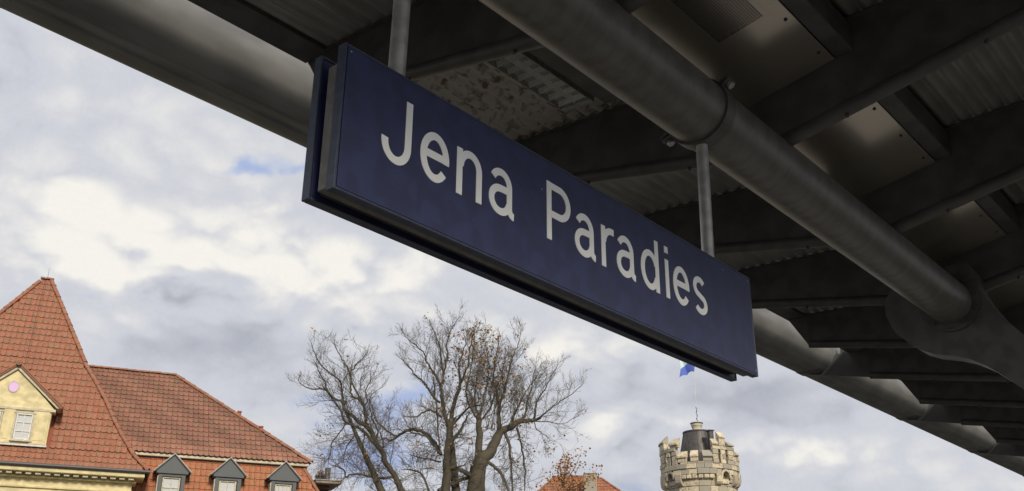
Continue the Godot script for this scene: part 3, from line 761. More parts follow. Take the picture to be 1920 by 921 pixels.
func build_house() -> void:
	var h := thing("corner_house", "cream yellow corner house with steep red tiled hip roofs and three slate dormers", "house", Vector3(-37.422, -GY, -19.068), deg_to_rad(63.0))
	var up := Vector3(0, GY, 0)
	var mk := func() -> MB:
		var q := MB.new(); q.t = Transform3D(Basis.IDENTITY, up); return q
	var b: MB
	# --- pavilion roof: a bell-cast pyramid
	var prof := [Vector2(0, 8.36), Vector2(0.57, 9.0), Vector2(1.07, 9.77), Vector2(1.46, 10.45), Vector2(1.88, 11.28), Vector2(2.43, 12.24), Vector2(2.95, 13.08), Vector2(3.57, 14.36), Vector2(4.4, 16.06), Vector2(5.08, 17.44)]
	var pl := func(g: float, _y: float) -> float: return -3.46 - 1.26 * (5.08 - g)
	var pr := func(g: float, _y: float) -> float: return 1.95 - g
	b = mk.call()
	face_under(b, prof, pl, pr, 0.02)
	for i in prof.size() - 1:      # the right-hand and left-hand faces, and the back
		var p: Vector2 = prof[i]; var q: Vector2 = prof[i + 1]
		var R := func(g: Vector2, back: bool) -> Vector3: return Vector3(1.95 - g.x, g.y, -(10.4 - g.x) if back else -g.x)
		b.quad(R.call(p, false), R.call(p, true), R.call(q, true), R.call(q, false))
		var Lf := func(g: Vector2, back: bool) -> Vector3: return Vector3(pl.call(g.x, g.y), g.y, -(10.4 - g.x) if back else -g.x)
		b.quad(Lf.call(p, true), Lf.call(p, false), Lf.call(q, false), Lf.call(q, true))
		b.quad(R.call(p, true), Lf.call(p, true), Lf.call(q, true), R.call(q, true))
	var roof := piece("pavilion_roof", b, M.under, h)
	var tm := tile_mesh(0.212, 0.40, 0.036)
	var laid := lay_tiles(prof, func(g: float, y: float) -> float: return maxf(pl.call(g, y), -5.2), pr, 1.95, 0.218, 0.338)
	var rest := []; var cols := []; var count := 0
	for e in laid:
		var x: float = e[0].origin.x; var y: float = e[0].origin.y
		if absf(x + 3.4) < 1.62 and y > 9.0 and y < 12.4 - absf(x + 3.3) * 0.97: continue      # under the gabled dormer
		var tf: Transform3D = e[0]; tf.origin += up
		if count < 298 and x > -3.3 and e[1] < 23:
			piece_mesh("roof_tile", tm, M["tile%d" % rng.randi_range(0, 4)], h, tf); count += 1
		else:
			rest.append(tf); cols.append(tint(0.44, 0.138, 0.08, 0.06))
	# --- main wing: upper roof
	var u0 := Vector2(1.62, 9.42); var u1 := Vector2(5.8, 13.78)
	var ul := func(g: float, _y: float) -> float: return maxf(-1.2, 1.75 - g)
	var ur := func(g: float, _y: float) -> float: return 8.72 - (g - 1.62) * (8.72 - 2.85) / 4.18
	b = mk.call()
	face_under(b, [u0, u1], func(_g: float, _y: float) -> float: return -1.2, ur, 0.02)
	b.tri(Vector3(8.72, 9.42, -1.62), Vector3(8.72, 9.42, -9.98), Vector3(2.85, 13.78, -5.8))
	b.quad(Vector3(8.72, 9.42, -9.98), Vector3(-1.2, 9.42, -9.98), Vector3(-1.2, 13.78, -5.8), Vector3(2.85, 13.78, -5.8))
	piece("main_roof", b, M.under, h)
	for e in lay_tiles([u0, u1], func(g: float, y: float) -> float: return maxf(1.1 - g * 0.62, -1.0), ur, -1.2, 0.222, 0.338):
		var tf: Transform3D = e[0]; tf.origin += up
		rest.append(tf)
		var dk := 0.72 + 0.1 * sin(e[2] * 0.7 + e[1]) + (0.2 if e[1] < 2 else 0.0)
		cols.append(tint(0.47 * dk, 0.165 * dk, 0.108 * dk, 0.08))
	# --- main wing: lower mansard slope
	var m0 := Vector2(0.9, 6.0); var m1 := Vector2(1.86, 9.26)
	var ml := func(_g: float, _y: float) -> float: return 1.2
	var mr := func(_g: float, y: float) -> float: return 8.42 + (9.28 - y) * 0.6
	b = mk.call()
	face_under(b, [m0, m1], ml, mr, 0.02)
	b.quad(Vector3(mr.call(0, 6.0), 6.0, -0.9), Vector3(mr.call(0, 6.0), 6.0, -10.6), Vector3(8.43, 9.26, -9.8), Vector3(8.43, 9.26, -1.86))
	piece("mansard_roof", b, M.under, h)
	var tm2 := tile_mesh(0.216, 0.36, 0.014)
	var rest2 := []; var cols2 := []
	for e in lay_tiles([m0, m1], ml, mr, 1.2, 0.224, 0.3):
		var x: float = e[0].origin.x; var skip := false
		for dx in [2.96, 5.2, 7.5]:
			if absf(x + 0.11 - dx) < 0.5 and e[0].origin.y < 8.7: skip = true
		if skip or e[0].origin.y < 6.9: continue
		var tf: Transform3D = e[0]; tf.origin += up
		rest2.append(tf); cols2.append(tint(0.54, 0.155, 0.075, 0.07))
	many("roof_tiles", tm, M.tiles, h, rest, cols)
	many("mansard_tiles", tm2, M.tiles, h, rest2, cols2)
	# --- hip and ridge tiles
	var hip := []; var hipl := []
	for p in prof:
		hip.append(Vector3(1.95 - p.x, p.y + GY + 0.03, -p.x)); hipl.append(Vector3(pl.call(p.x, p.y), p.y + GY + 0.03, -p.x))
	lay_ridge(hip, Vector3(1, 0.6, 1), roof, 0.36, 0.115, "")
	lay_ridge(hipl.slice(5), Vector3(-1, 0.6, 1), roof, 0.36, 0.115, "")
	lay_ridge([Vector3(-3.56, 17.46 + GY, -5.08), Vector3(-3.0, 17.46 + GY, -5.08)], Vector3.UP, roof, 0.25, 0.12, "")
	lay_ridge([Vector3(8.72, 9.44 + GY, -1.62), Vector3(2.85, 13.8 + GY, -5.8)], Vector3(0.5, 1, 0.5), h, 0.36, 0.115, "")
	lay_ridge([Vector3(2.9, 13.8 + GY, -5.8), Vector3(-1.2, 13.8 + GY, -5.8)], Vector3.UP, h, 0.36, 0.115, "")
	lay_ridge([Vector3(mr.call(0, 7.0), 7.0 + GY, -1.2), Vector3(8.44, 9.24 + GY, -1.86)], Vector3(1, 0.3, 1), h, 0.33, 0.1, "")
	b = mk.call(); b.tube([Vector3(-3.28, 17.5, -5.02), Vector3(-3.28, 18.0, -5.02)], [0.008, 0.005], 5); piece("lightning_rod", b, M.gutter, h)
	b = mk.call()
	var wire := []; var rad := []
	for p in prof.slice(4): wire.append(Vector3(-3.35, p.y + 0.05, -p.x + 0.09)); rad.append(0.008)
	b.tube(wire, rad, 4); piece("lightning_wire", b, M.gutter, h)
	# --- walls and cornice
	b = mk.call(); b.box(Vector3(-9.0, -GY, -9.6), Vector3(1.45, 8.0, -0.5)); piece("wall", b, M.yellow, h)
	b = mk.call(); b.box(Vector3(1.46, -GY, -9.4), Vector3(8.6, 6.3, -1.0)); piece("wall", b, M.yellow, h)
	b = mk.call()
	b.cbox(Vector3(-9.9, 8.10, -10.2), Vector3(1.86, 8.28, -0.02), 0.02)
	b.cbox(Vector3(-9.6, 7.92, -9.9), Vector3(1.6, 7.985, -0.32), 0.015)
	b.cbox(Vector3(-9.55, 7.99, -9.85), Vector3(1.55, 8.098, -0.36), 0.005)
	b.cbox(Vector3(-9.5, 7.54, -9.8), Vector3(1.5, 7.64, -0.43), 0.02)
	var corn := piece("cornice", b, M.yellow, h)
	for i in 26:
		b = mk.call(); var x := 1.38 - i * 0.335
		b.cbox(Vector3(x - 0.1, 8.005, -0.36), Vector3(x + 0.1, 8.097, -0.12), 0.008); piece("dentil", b, M.cream, corn)
	b = mk.call(); b.sheet([Vector2(0.12, 8.40), Vector2(0.12, 8.33), Vector2(0.085, 8.29), Vector2(0.03, 8.283), Vector2(-0.03, 8.30), Vector2(-0.04, 8.38)], 0, 1, 0.012)
	var gm := b; var turn := MB.new(); turn.t = Transform3D(Basis(Vector3(0, 0, -11.95), Vector3(0, 1, 0), Vector3(1, 0, 0)), Vector3.ZERO)
	b = mk.call()
	b.tube([Vector3(-9.9, 8.335, 0.03), Vector3(2.02, 8.335, 0.03)], [0.07, 0.07], 12)
	b.tube([Vector3(2.0, 8.335, 0.03), Vector3(2.0, 8.335, -10.2)], [0.07, 0.07], 12)
	piece("gutter", b, M.gutter, h)
	b = mk.call(); b.cbox(Vector3(1.3, 9.275, -2.4), Vector3(8.62, 9.40, -1.66), 0.012); piece("eave_board", b, M.cream, h)
	b = mk.call(); b.box(Vector3(1.3, 9.24, -2.4), Vector3(8.5, 9.272, -1.78)); piece("soffit", b, M.gutter, h)
	# --- gabled dormer on the pavilion
	var cx := -3.38
	b = mk.call()
	b.box(Vector3(cx - 1.5, 9.2, -2.6), Vector3(cx + 1.48, 10.56, -0.6))
	b.extrude(PackedVector2Array([Vector2(cx - 1.62, 10.561), Vector2(cx + 1.62, 10.561), Vector2(cx, 12.16)]), -4.2, -0.62)
	var dm := piece("gabled_dormer", b, M.yellow, h)
	b = mk.call()
	for s in [-1.0, 1.0]:       # raking cornice and its tiles
		b.extrude(PackedVector2Array([Vector2(cx, 12.10), Vector2(cx, 12.24), Vector2(cx + s * 1.78, 10.66), Vector2(cx + s * 1.64, 10.66)]), -4.0, -0.52)
	b.cbox(Vector3(cx - 1.62, 10.49, -0.9), Vector3(cx + 1.62, 10.60, -0.53), 0.012)
	piece("moulding", b, M.cream, dm)
	b = mk.call()
	for s in [-1.0, 1.0]:
		b.extrude(PackedVector2Array([Vector2(cx, 12.245), Vector2(cx, 12.33), Vector2(cx + s * 1.86, 10.70), Vector2(cx + s * 1.79, 10.64)]), -4.2, -0.46)
	piece("verge", b, M.tile1, dm)
	var vt := ridge_mesh(0.4, 0.07, 0.06)
	for s in [-1.0, 1.0]:
		for i in 7:
			var d := Vector3(-s * 1.86, 1.63, 0).normalized()
			var p := Vector3(cx + s * 1.86, 10.71 + GY, -0.5) + d * i * 0.345
			var z := Vector3(s * 0.65, 0.75, 0.25); z = (z - d * z.dot(d)).normalized()
			piece_mesh("verge_tile", vt, M["tile%d" % rng.randi_range(0, 4)], dm, Transform3D(Basis(d.cross(z), d, z), p))
	b = mk.call(); b.tube([Vector3(cx, 12.31, -0.36), Vector3(cx, 12.31, -0.62)], [0.1, 0.1], 12); piece("gable_knob", b, M.tile1, dm)
	for x in [cx - 1.17, cx, cx + 1.14]:
		b = mk.call(); var hw := 0.29 if x != cx else 0.2
		b.cbox(Vector3(x - hw, 9.2, -0.62), Vector3(x + hw, 10.488, -0.545), 0.012); 
		b.cbox(Vector3(x - hw + 0.1, 9.34, -0.56), Vector3(x + hw - 0.1, 10.36, -0.53), 0.01)
		piece("pilaster", b, M.yellow, dm)
	for x in [cx - 0.58, cx + 0.56]:
		b = mk.call()
		b.cbox(Vector3(x - 0.38, 10.36, -0.62), Vector3(x + 0.38, 10.44, -0.51), 0.01); b.cbox(Vector3(x - 0.40, 9.27, -0.62), Vector3(x + 0.40, 9.33, -0.49), 0.01)
		for q in [-0.36, 0.3]: b.cbox(Vector3(x + q, 9.331, -0.62), Vector3(x + q + 0.06, 10.359, -0.52), 0.01)
		piece("window_surround", b, M.cream, dm)
		b = mk.call(); b.box(Vector3(x - 0.3, 9.331, -0.61), Vector3(x + 0.3, 10.359, -0.598)); piece("window_recess", b, M.dark, dm)
		window_in("window", dm, Vector3(x, 9.845, -0.53) + up, 0.58, 1.02, 0.05, 2, 3, M.white, M.curtain)
	b = mk.call(); b.cbox(Vector3(cx - 1.52, 9.1, -1.0), Vector3(cx + 1.52, 9.19, -0.5), 0.012); piece("lead_flashing", b, M.zinc, dm)
	b = mk.call()
	for i in 20:
		var f0 := TAU * i / 20; var f1 := TAU * (i + 1) / 20
		var e := func(f: float, r: float, z: float) -> Vector3: return Vector3(cx - 0.04 + r * 0.86 * cos(f), 11.39 + r * sin(f), z)
		b.quad(e.call(f0, 0.2, -0.59), e.call(f1, 0.2, -0.59), e.call(f1, 0.25, -0.61), e.call(f0, 0.25, -0.61))
		b.quad(e.call(f0, 0.2, -0.59), e.call(f0, 0.19, -0.615), e.call(f1, 0.19, -0.615), e.call(f1, 0.2, -0.59))
	piece("round_frame", b, M.cream, dm)
	b = mk.call(); b.t.origin += Vector3(cx - 0.04, 11.39, -0.612); b.t.basis = Basis(Vector3.RIGHT, PI / 2).scaled(Vector3(0.86, 1, 1)); b.lathe([Vector2(0.195, 0), Vector2(0.195, 0.008), Vector2(0, 0.008)], 20)
	piece("round_window", b, M.violet, dm)
	# --- three slate dormers on the mansard
	var kx := 0
	for dx in [2.96, 5.2, 7.5]:
		b = mk.call()
		b.extrude(PackedVector2Array([Vector2(dx - 0.66, 8.57), Vector2(dx + 0.66, 8.57), Vector2(dx, 9.24)]), -2.2, -1.0)
		b.cbox(Vector3(dx - 0.62, 8.485, -2.0), Vector3(dx + 0.62, 8.565, -0.96), 0.012)
		b.cbox(Vector3(dx - 0.53, 6.9, -1.9), Vector3(dx - 0.37, 8.48, -1.02), 0.008); b.cbox(Vector3(dx + 0.37, 6.9, -1.9), Vector3(dx + 0.53, 8.48, -1.02), 0.008)
		b.box(Vector3(dx - 0.37, 8.38, -1.9), Vector3(dx + 0.37, 8.48, -1.025))
		var sd := piece("slate_dormer", b, M.slate, h)
		for s in [-1.0, 1.0]:
			b = mk.call()
			b.extrude(PackedVector2Array([Vector2(dx, 9.255), Vector2(dx, 9.30), Vector2(dx + s * 0.74, 8.57), Vector2(dx + s * 0.70, 8.545)]), -2.2, -0.94)
			piece("roof_slope", b, M.slate, sd)
			b = mk.call()
			b.extrude(PackedVector2Array([Vector2(dx, 9.302), Vector2(dx, 9.33), Vector2(dx + s * 0.76, 8.575), Vector2(dx + s * 0.742, 8.568)]), -1.06, -0.93)
			piece("verge_strip", b, M.zinc, sd)
		b = mk.call(); b.box(Vector3(dx - 0.565, 7.0, -1.85), Vector3(dx - 0.532, 8.4, -1.03)); piece("cheek_trim", b, M.cream, sd)
		b = mk.call(); b.box(Vector3(dx - 0.37, 6.9, -1.3), Vector3(dx + 0.37, 8.378, -1.24)); piece("window_recess", b, M.dark, sd)
		var nb: int = 4 if kx == 2 else 2
		window_in("window", sd, Vector3(dx - 0.005, 7.72, -1.1) + up, 0.7, 1.3, 0.055, nb, 2 if kx == 2 else 3, M.cream, M.curtain)
		kx += 1
	# --- vent pipes on the main roof
	for q in [[5.72, 4.05, 11.55], [6.62, 3.12, 10.75]]:
		b = mk.call(); b.tube([Vector3(q[0], q[2] - 0.1, -q[1]), Vector3(q[0], q[2] + 0.36, -q[1] + 0.05)], [0.085, 0.08], 12)
		b.tube([Vector3(q[0], q[2] + 0.361, -q[1] + 0.05), Vector3(q[0], q[2] + 0.42, -q[1] + 0.05)], [0.105, 0.1], 12)
		b.tube([Vector3(q[0], q[2] - 0.12, -q[1] + 0.02), Vector3(q[0], q[2] - 0.02, -q[1])], [0.17, 0.09], 12)
		piece("vent_pipe", b, M.terracotta, h)

func build_terrace() -> void:
	var t := thing("roof_terrace", "grey roof terrace on posts with thin railing beside the house end", "terrace", Vector3(-37.422, -GY, -19.068), deg_to_rad(63.0))
	var up := Vector3(0, GY, 0)
	var mk := func() -> MB:
		var q := MB.new(); q.t = Transform3D(Basis.IDENTITY, up); return q
	var b: MB = mk.call(); b.cbox(Vector3(9.66, 9.14, -7.2), Vector3(10.9, 9.27, -5.0), 0.02); piece("deck_slab", b, M.stone3, t)
	b = mk.call(); b.cbox(Vector3(9.62, 9.272, -7.2), Vector3(10.94, 9.32, -4.96), 0.01); piece("deck_edge", b, M.zinc, t)
	b = mk.call(); b.tube([Vector3(9.0, 10.33, -5.05), Vector3(10.9, 10.29, -5.05)], [0.016, 0.016], 6)
	b.tube([Vector3(10.88, 10.29, -5.05), Vector3(10.88, 10.29, -7.1)], [0.016, 0.016], 6); piece("hand_rail", b, M.zinc, t)
	for x in [9.86, 10.2, 10.55, 10.88]:
		b = mk.call(); b.tube([Vector3(x, 9.3, -5.05), Vector3(x, 10.3, -5.05)], [0.014, 0.014], 6); piece("rail_post", b, M.zinc, t)
	for i in 22:
		b = mk.call(); var x := 9.2 + i * 0.078; b.tube([Vector3(x, 9.34, -5.05), Vector3(x, 10.29, -5.05)], [0.004, 0.004], 4); piece("railing_bar", b, M.zinc, t)
	b = mk.call(); b.cbox(Vector3(10.36, 9.32, -6.4), Vector3(10.58, 10.08, -6.1), 0.01); piece("chimney_stub", b, M.concrete, t)
	for x in [10.3, 9.8]:
		b = mk.call(); b.cbox(Vector3(x, -GY, -6.0), Vector3(x + 0.18, 9.135, -5.8), 0.01); piece("post", b, M.gutter, t)
	b = mk.call(); b.cbox(Vector3(9.3, -GY, -9.0), Vector3(9.64, 9.36, -6.4), 0.02); piece("stair_wall", b, M.slate, t)
	b = mk.call(); b.tube([Vector3(9.8, 8.4, -5.8), Vector3(10.3, 9.1, -5.8)], [0.05, 0.05], 6); b.tube([Vector3(9.8, 9.1, -5.85), Vector3(10.3, 8.6, -5.85)], [0.04, 0.04], 6); piece("brace", b, M.gutter, t)
	b = mk.call(); b.cbox(Vector3(9.72, 8.95, -6.6), Vector3(10.46, 9.135, -5.6), 0.02); piece("beam", b, M.wood, t)
	# the plant on it
	var pt := thing("potted_plant", "small rust brown shrub in a dark planter on the roof terrace", "plant", t.transform * Vector3(9.93, 9.32 + GY, -5.3), deg_to_rad(63.0))
	b = MB.new(); b.cbox(Vector3(-0.22, 0, -0.15), Vector3(0.22, 0.16, 0.15), 0.02); b.cbox(Vector3(-0.25, 0.162, -0.17), Vector3(0.25, 0.2, 0.17), 0.01); piece("planter", b, M.dark, pt)
	b = MB.new()
	for i in 420:
		var p := Vector3(rng.randfn(0, 0.1), 0.2 + absf(rng.randfn(0, 0.12)), rng.randfn(0, 0.08)); leaf_at(b, p, 0.05)
	piece("foliage", b, M.leaf2, pt)

func leaf_at(b: MB, p: Vector3, s: float) -> void:
	var d := Vector3(rng.randf_range(-1, 1), rng.randf_range(-1, 0.6), rng.randf_range(-1, 1)).normalized()
	var e := d.cross(Vector3(rng.randf_range(-1, 1), rng.randf_range(-1, 1), rng.randf_range(-1, 1))).normalized() * s * 0.45
	d *= s
	b.tri(p, p + d * 0.55 + e, p + d); b.tri(p, p + d, p + d * 0.55 - e)

# ---------------------------------------------------------------- the stone tower
func cyl(f: float, r: float, y: float) -> Vector3: return Vector3(r * sin(f), y, r * cos(f))

func stone(f0: float, f1: float, y0: float, y1: float, ri: float, ro: float, slope := 0.0) -> MB:    # one dressed block of a round wall; slope raises its inner edge for a coping
	var b := MB.new()
	var c := 0.034; var g := 0.006
	f0 += g / ro; f1 -= g / ro; y0 += g; y1 -= g
	ro += rng.randf_range(-0.045, 0.06)
	var n := maxi(1, int((f1 - f0) / 0.14))
	var cf := c / ro
	for i in n:
		var a0 := lerpf(f0, f1, i / float(n)); var a1 := lerpf(f0, f1, (i + 1) / float(n))
		var b0 := lerpf(f0 + cf, f1 - cf, i / float(n)); var b1 := lerpf(f0 + cf, f1 - cf, (i + 1) / float(n))
		var rb := rng.randf_range(-0.02, 0.02)
		b.quad(cyl(b0, ro, y0 + c), cyl(b1, ro, y0 + c), cyl(b1, ro + rb * 0.0, y1 - c), cyl(b0, ro, y1 - c))
		b.quad(cyl(a0, ro - c, y0), cyl(a1, ro - c, y0), cyl(b1, ro, y0 + c), cyl(b0, ro, y0 + c))
		b.quad(cyl(b0, ro, y1 - c), cyl(b1, ro, y1 - c), cyl(a1, ro - c, y1), cyl(a0, ro - c, y1))
		b.quad(cyl(a0, ro - c, y1), cyl(a1, ro - c, y1), cyl(a1, ri, y1 + slope), cyl(a0, ri, y1 + slope))
		b.quad(cyl(a0, ri, y0), cyl(a1, ri, y0), cyl(a1, ro - c, y0), cyl(a0, ro - c, y0))
		b.quad(cyl(a1, ri, y0), cyl(a0, ri, y0), cyl(a0, ri, y1 + slope), cyl(a1, ri, y1 + slope))
	for e in [[f0, f0 + cf, 1], [f1, f1 - cf, -1]]:
		var A := cyl(e[0], ri, y0); var B := cyl(e[0], ro - c, y0); var Cc := cyl(e[0], ro - c, y1); var Dd := cyl(e[0], ri, y1 + slope)
		if e[2] > 0:
			b.quad(A, B, Cc, Dd); b.quad(B, cyl(e[1], ro, y0 + c), cyl(e[1], ro, y1 - c), Cc)
		else:
			b.quad(B, A, Dd, Cc); b.quad(cyl(e[1], ro, y0 + c), B, Cc, cyl(e[1], ro, y1 - c))
	return b

func build_tower() -> void:
	var t := thing("stone_tower", "round pale stone tower with battlements and a dark lead cap", "tower", Vector3(-49.48, -GY, -86.9), deg_to_rad(29.6))
	var mk := func(b: MB) -> MB: return b
	var add := func(b: MB, called: String) -> void:
		var w := MB.new(); w.v = b.v; w.n = b.n
		for i in w.v.size(): w.v[i] = w.v[i] + Vector3(0, GY, 0)
		piece(called, w, M["stone%d" % rng.randi_range(0, 4)], t)
	var dg := func(a: float) -> float: return deg_to_rad(a)
	var b := MB.new(); b.lathe([Vector2(3.28, -GY), Vector2(3.28, 18.5), Vector2(0, 18.5)], 48)
	for i in b.v.size(): b.v[i].y += GY
	piece("wall_core", b, M.mortar, t)
	var F0 := -105.0; var F1 := 105.0
	var course := func(y0: float, y1: float, ri: float, ro: float, holes: Array, a0: float, a1: float) -> void:
		var a := a0
		while a < a1 - 1.0:
			var w := rng.randf_range(10.0, 19.0)
			var e := minf(a + w, a1)
			if a1 - e < 7.0: e = a1
			var cuts := [[a, e]]
			for hl in holes:
				var nx := []
				for c in cuts:
					if hl[1] <= c[0] or hl[0] >= c[1]: nx.append(c)
					else:
						if hl[0] - c[0] > 1.2: nx.append([c[0], hl[0]])
						if c[1] - hl[1] > 1.2: nx.append([hl[1], c[1]])
				cuts = nx
			for c in cuts: add.call(stone(dg.call(c[0]), dg.call(c[1]), y0, y1, ri, ro), "stone")
			a = e
	# shaft
	course.call(14.0, 14.7, 3.1, 3.46, [], F0, F1); course.call(14.7, 15.3, 3.1, 3.44, [], F0, F1); course.call(15.3, 15.95, 3.1, 3.46, [], F0, F1)
	course.call(15.95, 16.55, 3.1, 3.45, [], F0, F1); course.call(16.55, 17.1, 3.1, 3.47, [], F0, F1)
	var niches := [[-55.0, -42.0], [33.0, 46.0], [78.0, 90.0], [-100.0, -88.0]]
	course.call(17.1, 17.6, 3.1, 3.46, [], -29.0, 25.0)
	for sh in [[-88.0, -29.0], [25.0, 88.0]]:
		course.call(16.9, 17.25, 3.1, 3.62, niches, sh[0], sh[1]); course.call(17.25, 17.62, 3.1, 3.72, niches, sh[0], sh[1])
		course.call(17.62, 18.1, 3.2, 3.82, niches, sh[0], sh[1])
	course.call(17.62, 18.15, 3.2, 3.8, [], -29.0, 25.0)
	course.call(18.15, 18.62, 3.25, 3.81, [], F0, F1)
	# small corbels in front, large ones beside them
	for f in [-25.0, -16.5, -8.0, 1.0, 9.5, 17.5]:
		b = MB.new(); b.t = Transform3D(Basis(Vector3.UP, dg.call(f)), Vector3.ZERO)
		b.cbox(Vector3(-0.24, 17.22, 3.3), Vector3(0.24, 17.61, 3.78), 0.06); add.call(b, "corbel")
	for f in [-33.0, 28.0, 60.0, -64.0, 74.0, -80.0]:
		b = MB.new(); b.t = Transform3D(Basis(Vector3.UP, dg.call(f)) * Basis(Vector3(0, 0, 1), Vector3(0, 1, 0), Vector3(-1, 0, 0)), Vector3.ZERO)
		b.t = Transform3D(Basis(Vector3.UP, dg.call(f)), Vector3.ZERO) * Transform3D(Basis(Vector3(0, 0, 1), Vector3(0, 1, 0), Vector3(-1, 0, 0)), Vector3.ZERO)
		b.extrude(PackedVector2Array([Vector2(3.3, 16.6), Vector2(3.52, 16.62), Vector2(3.72, 16.72), Vector2(3.86, 16.92), Vector2(3.9, 17.2), Vector2(3.9, 17.62), Vector2(3.3, 17.62)]), -0.3, 0.3); add.call(b, "corbel")
	# pointed niche arches
	for f in [-48.5, 39.5, 84.0, -94.0]:
		for s in [-1.0, 1.0]:
			var pts := []
			for i in 7:
				var a := PI / 2 * i / 6.0
				pts.append(Vector2(s * (0.42 - 0.42 * (1 - cos(a))), 17.3 + 0.62 * sin(a)))
			var pl := PackedVector2Array()
			for q in pts: pl.append(q)
			for i in range(6, -1, -1): pl.append(Vector2(pts[i].x * 1.0 + s * 0.2 * cos(PI / 2 * i / 6.0) , pts[i].y + 0.2 * sin(PI / 2 * i / 6.0)))
			b = MB.new(); b.t = Transform3D(Basis(Vector3.UP, dg.call(f)), Vector3.ZERO); b.extrude(pl, 3.3, 3.87); add.call(b, "niche_arch")
		b = MB.new(); b.t = Transform3D(Basis(Vector3.UP, dg.call(f)), Vector3.ZERO); b.cbox(Vector3(-0.5, 16.75, 3.2), Vector3(0.5, 17.2, 3.6), 0.05); add.call(b, "niche_sill")
	# low parapet in front, its merlons with sloping copings
	course.call(18.62, 18.8, 3.35, 3.8, [], -29.0, 21.0)
	var merlon := func(a0: float, a1: float, y0: float, y1: float) -> void:
		var y := y0
		while y < y1 - 0.05:
			var e := minf(y + rng.randf_range(0.42, 0.6), y1)
			if y1 - e < 0.25: e = y1
			add.call(stone(dg.call(a0), dg.call(a1), y, e, 3.35, 3.8), "stone"); y = e
		add.call(stone(dg.call(a0 - 0.3), dg.call(a1 + 0.3), y1, y1 + rng.randf_range(0.17, 0.27), 3.3, 3.93 + rng.randf_range(-0.03, 0.04), rng.randf_range(0.42, 0.62)), "coping")
	for m in [[-33.0, -18.5], [-12.5, -1.0], [5.5, 19.5]]: merlon.call(m[0], m[1], 18.8, 19.2)
	# raised shields with slit windows
	var slits_r := [[29.5, 32.8], [42.5, 46.0]]; var slits_l := [[-61.0, -57.0], [-46.5, -43.0]]
	for y in [[18.62, 19.05], [19.05, 19.5], [19.5, 19.95]]:
		course.call(y[0], y[1], 3.35, 3.82, slits_r, 20.5, 76.0); course.call(y[0], y[1], 3.35, 3.82, slits_l, -86.0, -33.5)
	course.call(19.95, 20.3, 3.35, 3.83, [], 20.5, 62.0); course.call(19.95, 20.3, 3.35, 3.83, [], -86.0, -36.0)
	merlon.call(20.5, 30.0, 20.3, 20.35); merlon.call(31.5, 42.0, 20.3, 21.05); merlon.call(46.0, 59.0, 20.3, 20.35); merlon.call(63.0, 75.0, 19.95, 19.6)
	merlon.call(-46.0, -31.0, 20.3, 20.5); merlon.call(-88.0, -60.0, 20.3, 20.95)
	merlon.call(80.0, 95.0, 18.62, 19.2); merlon.call(100.0, 115.0, 18.62, 19.6); merlon.call(128.0, 150.0, 18.62, 20.0); merlon.call(-120.0, -104.0, 18.62, 19.8); merlon.call(-160.0, -140.0, 18.62, 20.0)
	b = MB.new(); b.t = Transform3D(Basis(Vector3.UP, dg.call(24.0)), Vector3(0, GY, 0)); b.cbox(Vector3(-0.1, 21.9, 2.2), Vector3(0.5, 22.0, 3.0), 0.02); b.cbox(Vector3(0.0, 18.5, 2.3), Vector3(0.42, 21.9, 2.9), 0.03)
	piece("stair_cap", b, M.lead, t)
	# the lead cap, its pedestal
	b = MB.new(); b.t.origin.y = GY
	b.lathe([Vector2(1.88, 18.5), Vector2(1.84, 20.0), Vector2(1.38, 22.2)], 28)
	var cap := piece("lead_roof", b, M.lead, t)
	for i in 20:
		var f := TAU * i / 20; b = MB.new(); b.t.origin.y = GY
		b.tube([cyl(f, 1.85, 20.0), cyl(f, 1.39, 22.2)], [0.022, 0.022], 5); piece("roof_seam", b, M.lead, cap)
	b = MB.new(); b.t.origin.y = GY; b.lathe([Vector2(1.38, 22.2), Vector2(1.45, 22.22), Vector2(1.45, 22.34), Vector2(1.38, 22.36), Vector2(0, 22.5)], 28); piece("roof_rim", b, M.gutter, cap)
	b = MB.new(); b.t.origin.y = GY; b.lathe([Vector2(0.47, 22.3), Vector2(0.45, 22.75), Vector2(0.5, 22.8), Vector2(0.5, 22.9), Vector2(0.56, 22.95), Vector2(0.57, 23.12), Vector2(0.62, 23.16), Vector2(0.0, 23.17)], 24); piece("pedestal", b, M.cream, t)
	b = MB.new(); b.t.origin.y = GY; b.lathe([Vector2(0.62, 23.17), Vector2(0.64, 23.19), Vector2(0.64, 23.25), Vector2(0, 23.27)], 24); piece("pedestal_cap", b, M.gutter, t)
	# flag on its pole
	var fl := thing("flag", "pale and blue flag on a thin pole above the stone tower", "flag", t.transform * Vector3(0.09, 23.25 + GY, 0), deg_to_rad(29.6))
	b = MB.new()
	var pts := []; var rad := []
	for i in 9:
		pts.append(Vector3(0.05 * sin(i * 2.1), i * 0.2, 0.02 * cos(i * 3.0))); rad.append(0.05 if i % 2 == 0 else 0.028)
	b.tube(pts, rad, 6); piece("pole_foot", b, M.gutter, fl)
	b = MB.new(); b.tube([Vector3(0.0, 1.6, 0), Vector3(0.06, 8.4, 0)], [0.026, 0.02], 6); piece("pole", b, M.white, fl)
	for half in 2:
		b = MB.new()
		for i in 14:
			for j in 6:
				var P := func(u: float, w: float) -> Vector3:
					var drop := 0.62 * u * u + 0.45 * u
					var yy := 7.5 - drop * 1.0 - w * (2.25 - 0.5 * u) 
					return Vector3(0.04 - 1.45 * u + 0.12 * sin(u * 7 + w * 3), yy + 0.08 * sin(u * 9), 0.2 * sin(u * 6.0 + w * 2.0))
				var w0 := half * 0.5 + j / 12.0; var w1 := half * 0.5 + (j + 1) / 12.0
				b.quad(P.call((i + 1) / 14.0, w1), P.call(i / 14.0, w1), P.call(i / 14.0, w0), P.call((i + 1) / 14.0, w0))
		piece("flag_stripe", b, M.flag_blue if half == 1 else M.flag_pale, fl)

